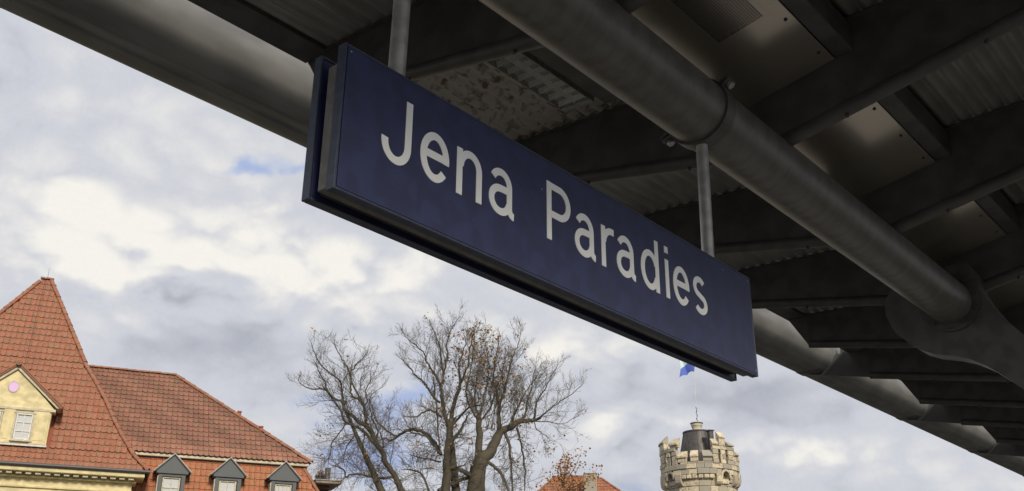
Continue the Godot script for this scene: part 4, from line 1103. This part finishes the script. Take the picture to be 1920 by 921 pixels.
# ---------------------------------------------------------------- the bare chestnut
const LIMBS := [
	[0.57, 12.43, 0.627, 0.55, 13.40, 0.589, 0.64, 14.43, 0.526, 0.79, 14.89, 0.448],
	[0.69, 14.74, 0.342, 0.63, 15.33, 0.237, 0.67, 16.10, 0.212, 0.64, 16.49, 0.199, 0.60, 16.89, 0.186],
	[0.79, 14.89, 0.448, 1.17, 15.25, 0.356, 1.47, 15.85, 0.291, 1.73, 16.38, 0.252, 2.25, 16.64, 0.199, 2.65, 16.91, 0.173, 3.04, 17.02, 0.146, 3.41, 17.03, 0.106],
	[3.41, 17.03, 0.093, 3.46, 17.59, 0.067, 3.57, 17.99, 0.054, 3.98, 18.62, 0.040, 4.26, 19.22, 0.027, 4.59, 19.78, 0.020],
	[3.41, 17.03, 0.067, 3.88, 17.32, 0.053, 4.36, 17.65, 0.040, 4.90, 18.01, 0.029, 5.44, 18.36, 0.022, 5.77, 18.64, 0.016],
	[3.35, 16.97, 0.040, 4.09, 16.95, 0.027, 4.83, 16.86, 0.021, 5.41, 17.13, 0.016],
	[3.41, 16.92, 0.040, 3.51, 16.53, 0.029, 3.82, 16.27, 0.024, 4.13, 15.96, 0.017],
	[1.68, 16.35, 0.172, 1.62, 17.03, 0.133, 1.65, 17.70, 0.107, 1.85, 18.24, 0.087, 1.98, 18.78, 0.074, 2.12, 19.47, 0.062, 2.25, 20.02, 0.049, 2.46, 20.58, 0.035, 2.68, 21.20, 0.024, 2.79, 21.86, 0.016],
	[1.64, 17.78, 0.093, 1.48, 18.42, 0.074, 1.32, 19.04, 0.060, 1.39, 19.73, 0.046, 1.50, 20.43, 0.035, 1.60, 21.27, 0.022],
	[2.86, 16.97, 0.080, 2.99, 17.53, 0.060, 3.12, 18.07, 0.053, 3.32, 18.80, 0.040, 3.43, 19.49, 0.030, 3.60, 20.18, 0.022],
	[2.25, 16.64, 0.066, 2.41, 17.31, 0.053, 2.73, 17.98, 0.043, 3.16, 18.80, 0.034, 3.64, 19.49, 0.024, 3.81, 20.10, 0.016],
	[2.51, 16.59, 0.080, 2.64, 16.25, 0.066, 2.77, 15.73, 0.066, 2.90, 15.27, 0.053, 2.95, 14.66, 0.053, 2.97, 13.82, 0.039],
	[1.94, 16.35, 0.106, 2.12, 15.73, 0.086, 2.18, 15.21, 0.079, 2.25, 14.45, 0.066, 2.31, 13.31, 0.052],
	[0.91, 14.89, 0.119, 1.35, 14.56, 0.105, 1.69, 14.19, 0.092, 1.95, 13.64, 0.079, 2.15, 12.94, 0.065],
	[0.60, 16.81, 0.093, 0.73, 17.42, 0.080, 0.88, 18.04, 0.067, 1.03, 18.69, 0.054, 1.07, 19.45, 0.040, 1.01, 20.28, 0.030, 0.90, 21.12, 0.020],
	[0.60, 16.81, 0.080, 0.49, 17.42, 0.067, 0.40, 18.08, 0.056, 0.47, 18.84, 0.043, 0.59, 19.58, 0.032, 0.72, 20.42, 0.022, 0.68, 21.26, 0.016],
	[0.58, 16.86, 0.066, 0.15, 17.41, 0.056, -0.02, 18.08, 0.045, 0.13, 18.84, 0.035, 0.27, 19.58, 0.027, 0.31, 20.55, 0.019],
	[0.68, 16.76, 0.066, 1.15, 17.42, 0.053, 1.35, 18.04, 0.043, 1.56, 18.78, 0.032, 1.82, 19.46, 0.024, 1.93, 20.29, 0.016],
	[-0.82, 12.30, 0.353, -0.89, 13.39, 0.288, -0.90, 14.42, 0.250, -0.88, 14.93, 0.224, -0.80, 15.83, 0.211, -0.75, 16.61, 0.225],
	[-0.80, 16.56, 0.172, -1.02, 17.13, 0.133, -1.14, 17.61, 0.120, -1.23, 18.20, 0.114, -1.33, 18.76, 0.107],
	[-1.33, 18.76, 0.080, -1.55, 19.20, 0.074, -1.88, 19.63, 0.067, -2.09, 19.93, 0.054, -2.15, 20.23, 0.043, -2.45, 20.51, 0.035, -2.86, 20.78, 0.027, -3.19, 21.06, 0.022, -3.37, 21.39, 0.016],
	[-1.33, 18.76, 0.087, -1.19, 19.34, 0.074, -1.26, 19.69, 0.065, -1.35, 20.36, 0.057, -1.41, 20.80, 0.049, -1.53, 21.17, 0.041, -1.74, 21.64, 0.030, -1.97, 22.10, 0.020],
	[-1.19, 19.34, 0.067, -1.07, 19.95, 0.059, -1.00, 20.33, 0.057, -1.09, 20.78, 0.051, -0.99, 21.17, 0.043, -0.92, 21.49, 0.033, -0.69, 21.95, 0.025, -0.40, 22.29, 0.016],
	[-0.80, 16.56, 0.159, -0.73, 17.14, 0.146, -0.69, 17.48, 0.133, -0.59, 17.94, 0.127, -0.45, 18.50, 0.114, -0.33, 19.00, 0.101, -0.39, 19.54, 0.067, -0.43, 19.95, 0.059, -0.38, 20.26, 0.054, -0.28, 20.54, 0.047, -0.23, 20.88, 0.041, -0.09, 21.27, 0.030, -0.17, 21.73, 0.020],
	[-0.33, 19.00, 0.080, -0.10, 19.49, 0.067, 0.08, 19.88, 0.054, 0.10, 20.41, 0.041, 0.25, 21.05, 0.030, 0.43, 21.68, 0.019],
	[-1.17, 15.05, 0.105, -1.33, 15.41, 0.132, -1.58, 15.79, 0.132, -1.87, 16.11, 0.126, -2.23, 16.38, 0.113, -2.67, 16.48, 0.106, -3.02, 16.38, 0.093, -3.37, 16.22, 0.080, -3.75, 16.03, 0.066, -3.99, 16.18, 0.053, -4.27, 16.10, 0.040],
	[-3.45, 16.24, 0.066, -3.85, 16.44, 0.060, -4.23, 16.73, 0.053, -4.44, 16.94, 0.047, -4.59, 17.22, 0.040, -4.72, 17.70, 0.027],
	[-1.36, 15.43, 0.079, -1.73, 15.79, 0.066, -1.97, 16.07, 0.060, -2.42, 16.15, 0.046, -2.81, 16.30, 0.033],
	[-1.23, 17.13, 0.080, -1.58, 17.42, 0.069, -1.89, 17.52, 0.064, -2.20, 17.38, 0.053, -2.46, 17.22, 0.045, -2.77, 17.22, 0.035, -3.19, 17.29, 0.021],
	[-1.33, 17.90, 0.080, -1.60, 18.11, 0.080, -1.93, 18.57, 0.078, -2.07, 18.81, 0.070, -2.31, 19.02, 0.064, -2.59, 19.21, 0.056, -2.81, 19.51, 0.046, -3.06, 19.75, 0.035, -3.31, 20.00, 0.024],
	[-0.77, 15.39, 0.119, -0.57, 15.83, 0.106, -0.27, 16.17, 0.086, -0.04, 16.57, 0.066, 0.06, 16.80, 0.053],
	[-0.65, 16.74, 0.093, -0.44, 16.96, 0.080, -0.06, 17.36, 0.067, 0.25, 17.57, 0.059, 0.62, 17.61, 0.048],
	[-1.20, 15.18, 0.053, -1.33, 16.21, 0.048, -1.43, 17.00, 0.045, -1.51, 17.79, 0.040, -1.64, 18.73, 0.029],
	[-1.02, 14.29, 0.118, -0.82, 14.39, 0.125, -0.59, 14.45, 0.131, -0.28, 14.40, 0.131, 0.00, 14.25, 0.144, 0.31, 14.10, 0.171],
	[-1.25, 13.38, 0.131, -1.00, 13.59, 0.144, -0.80, 13.69, 0.144, -0.42, 13.79, 0.131, -0.12, 13.97, 0.118, 0.16, 14.07, 0.118],
	[-1.65, 13.26, 0.079, -1.95, 13.98, 0.072, -2.27, 14.28, 0.059, -2.76, 14.37, 0.046],
	[-1.19, 14.72, 0.066, -1.65, 14.87, 0.053, -2.12, 14.97, 0.042, -2.58, 15.14, 0.029],
	[-2.47, 12.29, 0.314, -2.75, 13.03, 0.249, -3.02, 13.44, 0.197, -3.32, 14.02, 0.171, -3.76, 14.59, 0.165, -3.96, 15.10, 0.165, -4.26, 15.48, 0.172, -4.53, 16.07, 0.159, -4.94, 16.35, 0.133, -5.36, 16.66, 0.113, -5.68, 16.89, 0.107, -5.80, 17.03, 0.094],
	[-5.80, 17.03, 0.080, -5.97, 17.37, 0.074, -6.18, 17.42, 0.067, -6.37, 17.52, 0.062, -6.63, 17.84, 0.054, -6.79, 18.26, 0.043, -7.02, 18.63, 0.032, -7.24, 19.06, 0.022],
	[-5.80, 17.03, 0.074, -5.94, 17.53, 0.067, -6.00, 18.16, 0.056, -6.20, 18.40, 0.048, -6.69, 18.72, 0.043, -7.04, 19.04, 0.038, -7.27, 19.44, 0.030, -7.43, 19.88, 0.019],
	[-4.67, 16.28, 0.093, -4.80, 16.70, 0.091, -4.85, 17.04, 0.087, -5.03, 17.40, 0.080, -5.44, 17.56, 0.067, -5.54, 17.85, 0.059, -5.51, 18.25, 0.054, -5.64, 18.73, 0.049, -5.85, 19.06, 0.041, -6.06, 19.33, 0.032, -6.34, 19.90, 0.022],
	[-5.02, 17.40, 0.067, -5.21, 17.77, 0.059, -5.48, 18.17, 0.051, -5.56, 18.68, 0.043, -5.37, 19.01, 0.035, -5.10, 19.31, 0.027, -4.90, 19.53, 0.018],
	[-4.84, 17.09, 0.053, -4.76, 17.57, 0.045, -4.89, 18.02, 0.040, -4.76, 18.42, 0.035, -4.71, 18.88, 0.022],
	[-4.34, 15.48, 0.106, -4.68, 15.84, 0.100, -5.10, 16.17, 0.086, -5.33, 16.25, 0.080, -5.70, 16.40, 0.072, -5.90, 16.71, 0.067, -6.03, 17.02, 0.059, -6.34, 17.41, 0.051, -6.71, 17.83, 0.046, -6.89, 17.91, 0.054, -7.36, 17.88, 0.040, -7.78, 18.01, 0.027, -8.02, 18.30, 0.016],
	[-5.16, 15.96, 0.040, -5.45, 15.60, 0.037, -5.65, 15.21, 0.032, -5.75, 14.73, 0.021],
	[-5.65, 16.35, 0.045, -6.00, 15.88, 0.040, -6.30, 15.36, 0.037, -6.34, 14.87, 0.027, -6.61, 14.37, 0.019],
	[-4.82, 15.86, 0.040, -4.81, 15.22, 0.037, -4.53, 14.74, 0.026, -4.41, 14.39, 0.018],
	[-3.40, 13.94, 0.092, -3.72, 13.89, 0.086, -4.03, 13.86, 0.079, -4.48, 13.93, 0.072, -4.89, 14.00, 0.066, -5.27, 13.95, 0.061, -5.54, 13.82, 0.053, -5.58, 14.05, 0.045, -5.82, 14.22, 0.037, -6.10, 14.27, 0.026],
	[-3.96, 15.25, 0.066, -3.91, 15.54, 0.058, -4.05, 15.84, 0.045],
	[-4.36, 15.40, 0.053, -4.16, 15.97, 0.048, -4.39, 16.44, 0.043, -4.52, 16.83, 0.035, -4.61, 17.17, 0.029, -4.46, 17.62, 0.021, -4.05, 17.89, 0.016],
]
const LEAFY := [[0.1, 20.8, 1.2, 1.6, 0.55], [0.9, 19.3, 1.1, 1.8, 0.35], [-0.7, 16.4, 0.9, 1.2, 0.35], [-0.4, 18.4, 0.7, 0.9, 0.3], [3.2, 15.4, 1.0, 1.2, 0.55], [2.2, 17.6, 0.9, 1.2, 0.25], [4.6, 16.0, 1.4, 0.8, 0.3], [-1.8, 15.5, 0.8, 0.8, 0.2], [1.9, 19.5, 1.2, 1.2, 0.22], [5.8, 18.0, 0.6, 0.5, 0.3]]

var twb: MB
var lfb: MB
var twigs := 0

func leafiness(p: Vector3) -> float:
	var s := 0.008
	for q in LEAFY:
		var dx: float = (p.x - q[0]) / q[2]; var dy: float = (p.y - q[1]) / q[3]
		s += 0.26 * q[4] * exp(-dx * dx - dy * dy)
	return s

func grow(p: Vector3, d: Vector3, l: float, r: float, level: int, bend: float) -> void:
	var pts := [p]; var rad := [r]; var n := 4 if level < 2 else 3
	var q := p; var e := d
	for i in n:
		e = (e + Vector3(rng.randfn(0, 0.20), rng.randfn(0, 0.17) + bend, rng.randfn(0, 0.20))).normalized()
		q += e * l / n
		pts.append(q); rad.append(maxf(r * (1.0 - 0.75 * (i + 1) / n), 0.0042))
	twb.tube(pts, rad, 4 if level == 0 else 3, false); twigs += 1
	var lf := leafiness(q)
	if level >= 2:
		if rng.randf() < lf:
			for i in rng.randi_range(1, 4): leaf_at(lfb, q + Vector3(rng.randfn(0, 0.07), rng.randfn(0, 0.07) - 0.05, rng.randfn(0, 0.07)), rng.randf_range(0.08, 0.15))
		return
	var kids := 6 if level == 0 else 4
	if l < 0.5: kids -= 2
	for i in kids:
		var u := lerpf(0.22, 0.97, (i + rng.randf()) / kids)
		var fi := minf(u * n, n - 0.001); var k := int(fi)
		var at: Vector3 = pts[k].lerp(pts[k + 1], fi - k); var ax: Vector3 = (pts[k + 1] - pts[k]).normalized()
		var side := ax.cross(Vector3(rng.randf_range(-1, 1), rng.randf_range(-1, 1), rng.randf_range(-1, 1))).normalized()
		var ang := rng.randf_range(0.5, 0.95)
		var nd := (ax * cos(ang) + side * sin(ang) + Vector3(0, 0.16, 0)).normalized()
		grow(at, nd, l * rng.randf_range(0.38, 0.62) * (1.15 - 0.4 * u), maxf(r * 0.55, 0.0055), level + 1, bend * 1.2)

func build_chestnut() -> void:
	var t := thing("bare_chestnut_tree", "big nearly bare chestnut tree with a few brown leaves between house and tower", "tree", Vector3(-32.736, -GY, -35.105), deg_to_rad(43.0))
	twb = MB.new(); lfb = MB.new()
	rng.seed = 77
	var done := []     # polylines so far, to start each limb on the one that carries it
	var idx := 0
	for L in LIMBS:
		var xy := []; var rr := []
		for i in range(0, L.size(), 3):
			xy.append(Vector2(L[i], L[i + 1])); rr.append(maxf(L[i + 2] * 0.76, 0.006))
		var z0 := 0.0; var best := 0.5
		for o in done:
			for q in o:
				var dd := Vector2(q.x, q.y).distance_to(xy[0])
				if dd < best: best = dd; z0 = q.z
		if idx in [0, 19, 39]: z0 = [0.0, -0.7, 0.9][[0, 19, 39].find(idx)]
		var lean := 0.0 if idx in [0, 1] else rng.randf_range(-0.55, 0.55)
		var pts := []; var s := 0.0; var rad := []
		for i in xy.size():
			if i > 0: s += xy[i].distance_to(xy[i - 1])
			pts.append(Vector3(xy[i].x, xy[i].y, z0 + lean * s))
		# smoother, slightly knotty run
		var fine := []; var fr := []
		for i in pts.size() - 1:
			var p0: Vector3 = pts[maxi(i - 1, 0)]; var p3: Vector3 = pts[mini(i + 2, pts.size() - 1)]
			for k in 3:
				var u := k / 3.0
				var c: Vector3 = pts[i].cubic_interpolate(pts[i + 1], p0, p3, u)
				if not (i == 0 and k == 0): c += Vector3(rng.randfn(0, 0.018), rng.randfn(0, 0.018), rng.randfn(0, 0.03))
				fine.append(c); fr.append(lerpf(rr[i], rr[i + 1], u) * rng.randf_range(0.94, 1.08))
		fine.append(pts[-1]); fr.append(rr[-1])
		done.append(fine)
		if idx == 0:
			fine.push_front(Vector3(0.6, 0.0, 0.0)); fr.push_front(0.75)
		if idx == 19:
			fine.push_front(Vector3(0.5, 6.0, -0.2)); fr.push_front(0.4)
		if idx == 39:
			fine.push_front(Vector3(0.3, 5.0, 0.3)); fr.push_front(0.45)
		var b := MB.new(); b.tube(fine, fr, 9 if rr[0] > 0.05 else 6)
		piece("trunk" if idx == 0 else "limb", b, M.bark, t)
		# side shoots
		var total := 0.0
		for i in fine.size() - 1: total += fine[i].distance_to(fine[i + 1])
		if idx == 0: idx += 1; continue
		var gap := 0.19; var run := 0.0; var next := 0.25
		for i in fine.size() - 1:
			var sl: float = fine[i].distance_to(fine[i + 1])
			while next < run + sl:
				var at: Vector3 = fine[i].lerp(fine[i + 1], (next - run) / sl)
				var ax: Vector3 = (fine[i + 1] - fine[i]).normalized()
				var thick: float = fr[i]
				var side := ax.cross(Vector3(rng.randf_range(-1, 1), rng.randf_range(-1, 1), rng.randf_range(-1, 1))).normalized()
				var ang := rng.randf_range(0.5, 1.05)
				var hang := at.y < 16.2 and rng.randf() < 0.45
				var nd := (ax * cos(ang) + side * sin(ang) + Vector3(0, -0.35 if hang else 0.3, 0)).normalized()
				var ll := rng.randf_range(0.6, 1.75) * (1.0 if thick < 0.1 else 1.15) * (1.15 - 0.55 * next / total)
				if thick < 0.2 or rng.randf() < 0.4:
					if at.y > 12.2: grow(at, nd, ll, clampf(thick * 0.35, 0.008, 0.019), 0 if ll > 0.6 else 1, -0.05 if hang else 0.06)
				next += gap * rng.randf_range(0.7, 1.3) * (1.5 if thick > 0.13 else 1.0)
			run += sl
		grow(fine[-1], (fine[-1] - fine[-2]).normalized(), 0.32, maxf(fr[-1], 0.008), 1, 0.05)
		idx += 1
	# a haze of fine hanging shoots low in the crown
	var low := []
	for o in done:
		for q in o:
			if q.y > 13.0 and q.y < 16.6: low.append(q)
	for i in 130:
		var q: Vector3 = low[rng.randi_range(0, low.size() - 1)]
		var out := Vector3(rng.randf_range(-1, 1), rng.randf_range(-0.5, 0.6), rng.randf_range(-0.8, 0.8)).normalized()
		grow(q, out, rng.randf_range(0.9, 1.9), rng.randf_range(0.009, 0.016), 0, rng.randf_range(-0.08, 0.06))
	# shoots that rise from the cut stump and the right-hand limb
	for i in 26:
		var u := rng.randf()
		var p := Vector3(lerpf(0.5, 3.0, u), lerpf(16.0, 16.75, sqrt(u)), rng.randf_range(-0.15, 0.15))
		if u < 0.15: p = Vector3(rng.randf_range(0.5, 0.75), rng.randf_range(15.2, 16.8), rng.randf_range(-0.1, 0.1))
		grow(p, Vector3(rng.randfn(0, 0.18) + (u - 0.4) * 0.25, 1, rng.randfn(0, 0.35)).normalized(), rng.randf_range(1.8, 3.9) * (1.1 - 0.45 * u), rng.randf_range(0.012, 0.02), 0, 0.03)
	piece("twigs", twb, M.twig, t).set_meta("kind", "stuff")
	piece("leaves", lfb, M.leaf, t).set_meta("kind", "stuff")

func build_brown_tree() -> void:
	var t := thing("brown_leaved_tree", "small tree still full of rust brown leaves in front of the little red roof", "tree", Vector3(-37.743, -GY, -49.188), deg_to_rad(37.5))
	rng.seed = 91; twb = MB.new(); lfb = MB.new()
	var b := MB.new(); b.tube([Vector3(0.2, 0, 0), Vector3(0.1, 6, 0.1), Vector3(0.3, 11, 0), Vector3(0.25, 14.5, 0)], [0.22, 0.17, 0.09, 0.03], 8); piece("trunk", b, M.bark, t)
	var ends := []
	for i in 26:
		var y := rng.randf_range(12.0, 16.8)
		var p := Vector3(0.25 + rng.randfn(0, 0.15), y, rng.randfn(0, 0.15))
		var out := Vector3(rng.randf_range(-1, 1), rng.randf_range(0.2, 1.0), rng.randf_range(-1, 1)).normalized()
		var l := rng.randf_range(0.9, 1.9) * clampf((18.6 - y) / 3.0, 0.35, 1.0)
		b = MB.new(); b.tube([p, p + out * l * 0.5 + Vector3(0, 0.05, 0), p + out * l], [0.035, 0.022, 0.009], 5); piece("branch", b, M.bark, t)
		for k in 5: ends.append(p + out * l * rng.randf_range(0.4, 1.05))
	for q in [Vector3(1.3, 17.9, 0), Vector3(1.15, 17.2, 0.1), Vector3(2.3, 16.9, 0.2), Vector3(2.0, 16.6, 0.2), Vector3(-1.4, 15.9, 0), Vector3(-0.9, 16.4, 0)]:
		b = MB.new(); var p := Vector3(0.4, q.y - 1.6, 0); b.tube([p, p.lerp(q, 0.5) + Vector3(0, -0.15, 0), q], [0.03, 0.02, 0.008], 5); piece("branch", b, M.bark, t)
		ends.append(q); ends.append(q.lerp(p, 0.2))
	for q in ends:
		for k in 11: leaf_at(lfb, q + Vector3(rng.randfn(0, 0.26), rng.randfn(0, 0.2), rng.randfn(0, 0.26)), rng.randf_range(0.1, 0.19))
	for k in 450:
		var p := Vector3(rng.randfn(0.1, 0.85), rng.randf_range(14.2, 17.2), rng.randfn(0, 0.7))
		if absf(p.x) < (17.6 - p.y) * 0.75: leaf_at(lfb, p, rng.randf_range(0.1, 0.18))
	piece("leaves", lfb, M.leaf2, t).set_meta("kind", "stuff")

func build_small_house() -> void:
	var t := thing("small_red_roof_house", "far house with a plain red tiled hip roof and weathered chimney", "house", Vector3(-44.612, -GY + 0.22, -60.289), deg_to_rad(36.5))
	var b := MB.new(); b.box(Vector3(-4.6, 0, -9), Vector3(4.4, 15.0, -0.6)); piece("wall", b, M.cream, t)
	var p0 := Vector2(-0.2, 15.0); var p1 := Vector2(3.4, 18.85)
	var xl := func(g: float, y: float) -> float: return -1.9 - (18.85 - y) * 0.95
	var xr := func(g: float, y: float) -> float: return 1.55 + (18.85 - y) * 1.22
	b = MB.new(); face_under(b, [p0, p1], xl, xr, 0.02)
	b.quad(Vector3(xr.call(0, 15.0), 15.0, 0.2), Vector3(xr.call(0, 15.0), 15, -9), Vector3(1.55, 18.85, -5), Vector3(1.55, 18.85, -3.4))
	b.quad(Vector3(xl.call(0, 15.0), 15.0, -9), Vector3(xl.call(0, 15.0), 15, 0.2), Vector3(-1.9, 18.85, -3.4), Vector3(-1.9, 18.85, -5))
	b.quad(Vector3(xr.call(0, 15.0), 15.0, -9), Vector3(xl.call(0, 15.0), 15, -9), Vector3(-1.9, 18.85, -5), Vector3(1.55, 18.85, -5))
	b.quad(Vector3(-1.9, 18.85, -3.4), Vector3(1.55, 18.85, -3.4), Vector3(1.55, 18.85, -5), Vector3(-1.9, 18.85, -5))
	piece("roof", b, M.under, t)
	var tf := []; var cl := []
	for e in lay_tiles([p0, p1], xl, xr, -6.0, 0.24, 0.34):
		tf.append(e[0]); cl.append(tint(0.45, 0.135, 0.075, 0.14))
	many("roof_tiles", tile_mesh(0.244, 0.4, 0.006), M.tiles, t, tf, cl)
	lay_ridge([Vector3(xr.call(0, 15.0), 15.02, 0.2), Vector3(1.55, 18.87, -3.4)], Vector3(0.6, 1, 0.5), t, 0.4, 0.1, "")
	lay_ridge([Vector3(xl.call(0, 15.0), 15.02, 0.2), Vector3(-1.9, 18.87, -3.4)], Vector3(-0.6, 1, 0.5), t, 0.4, 0.1, "")
	lay_ridge([Vector3(1.6, 18.87, -3.4), Vector3(-1.9, 18.87, -3.4)], Vector3.UP, t, 0.4, 0.1, "")
	b = MB.new(); b.cbox(Vector3(0.40, 16.5, -2.2), Vector3(1.38, 18.74, -1.4), 0.03); var ch := piece("chimney", b, M.stone3, t)
	b = MB.new(); b.cbox(Vector3(0.36, 18.745, -2.24), Vector3(1.42, 18.83, -1.36), 0.02); piece("chimney_cap", b, M.mortar, ch)

# ---------------------------------------------------------------- everything
func _ready() -> void:
	rng.seed = 4
	var cam := Camera3D.new(); cam.name = "camera"; add_child(cam)
	cam.position = Vector3(0, 1.6, 0); cam.rotation = Vector3(0.3946, 0.7038, 0.001)
	cam.fov = 27.91; cam.near = 0.05; cam.far = 3000.0; cam.current = true
	var env := Environment.new(); env.background_mode = Environment.BG_SKY
	var sky := Sky.new(); var ps := PanoramaSkyMaterial.new()
	ps.panorama = make_sky(4096); ps.energy_multiplier = 1.0
	sky.sky_material = ps; env.sky = sky; env.background_energy_multiplier = 1.0
	env.tonemap_mode = Environment.TONE_MAPPER_LINEAR; env.tonemap_exposure = 1.0
	env.sdfgi_enabled = true; env.ssao_enabled = true; env.ssil_enabled = true
	var we := WorldEnvironment.new(); we.name = "environment"; we.environment = env; add_child(we)
	var sun := DirectionalLight3D.new(); sun.name = "sun"; add_child(sun)
	sun.light_energy = 1.1; sun.light_color = Color(1.0, 0.95, 0.87); sun.light_angular_distance = 12.0; sun.shadow_enabled = true
	sun.rotation = Vector3(deg_to_rad(-33), deg_to_rad(63.0), 0)
	make_materials()
	build_ground()
	build_canopy()
	build_house()
	build_tower()
	build_chestnut()
	build_brown_tree()
	build_small_house()
	build_terrace()
	build_sign()
	build_lamp()
	print("twigs ", twigs)
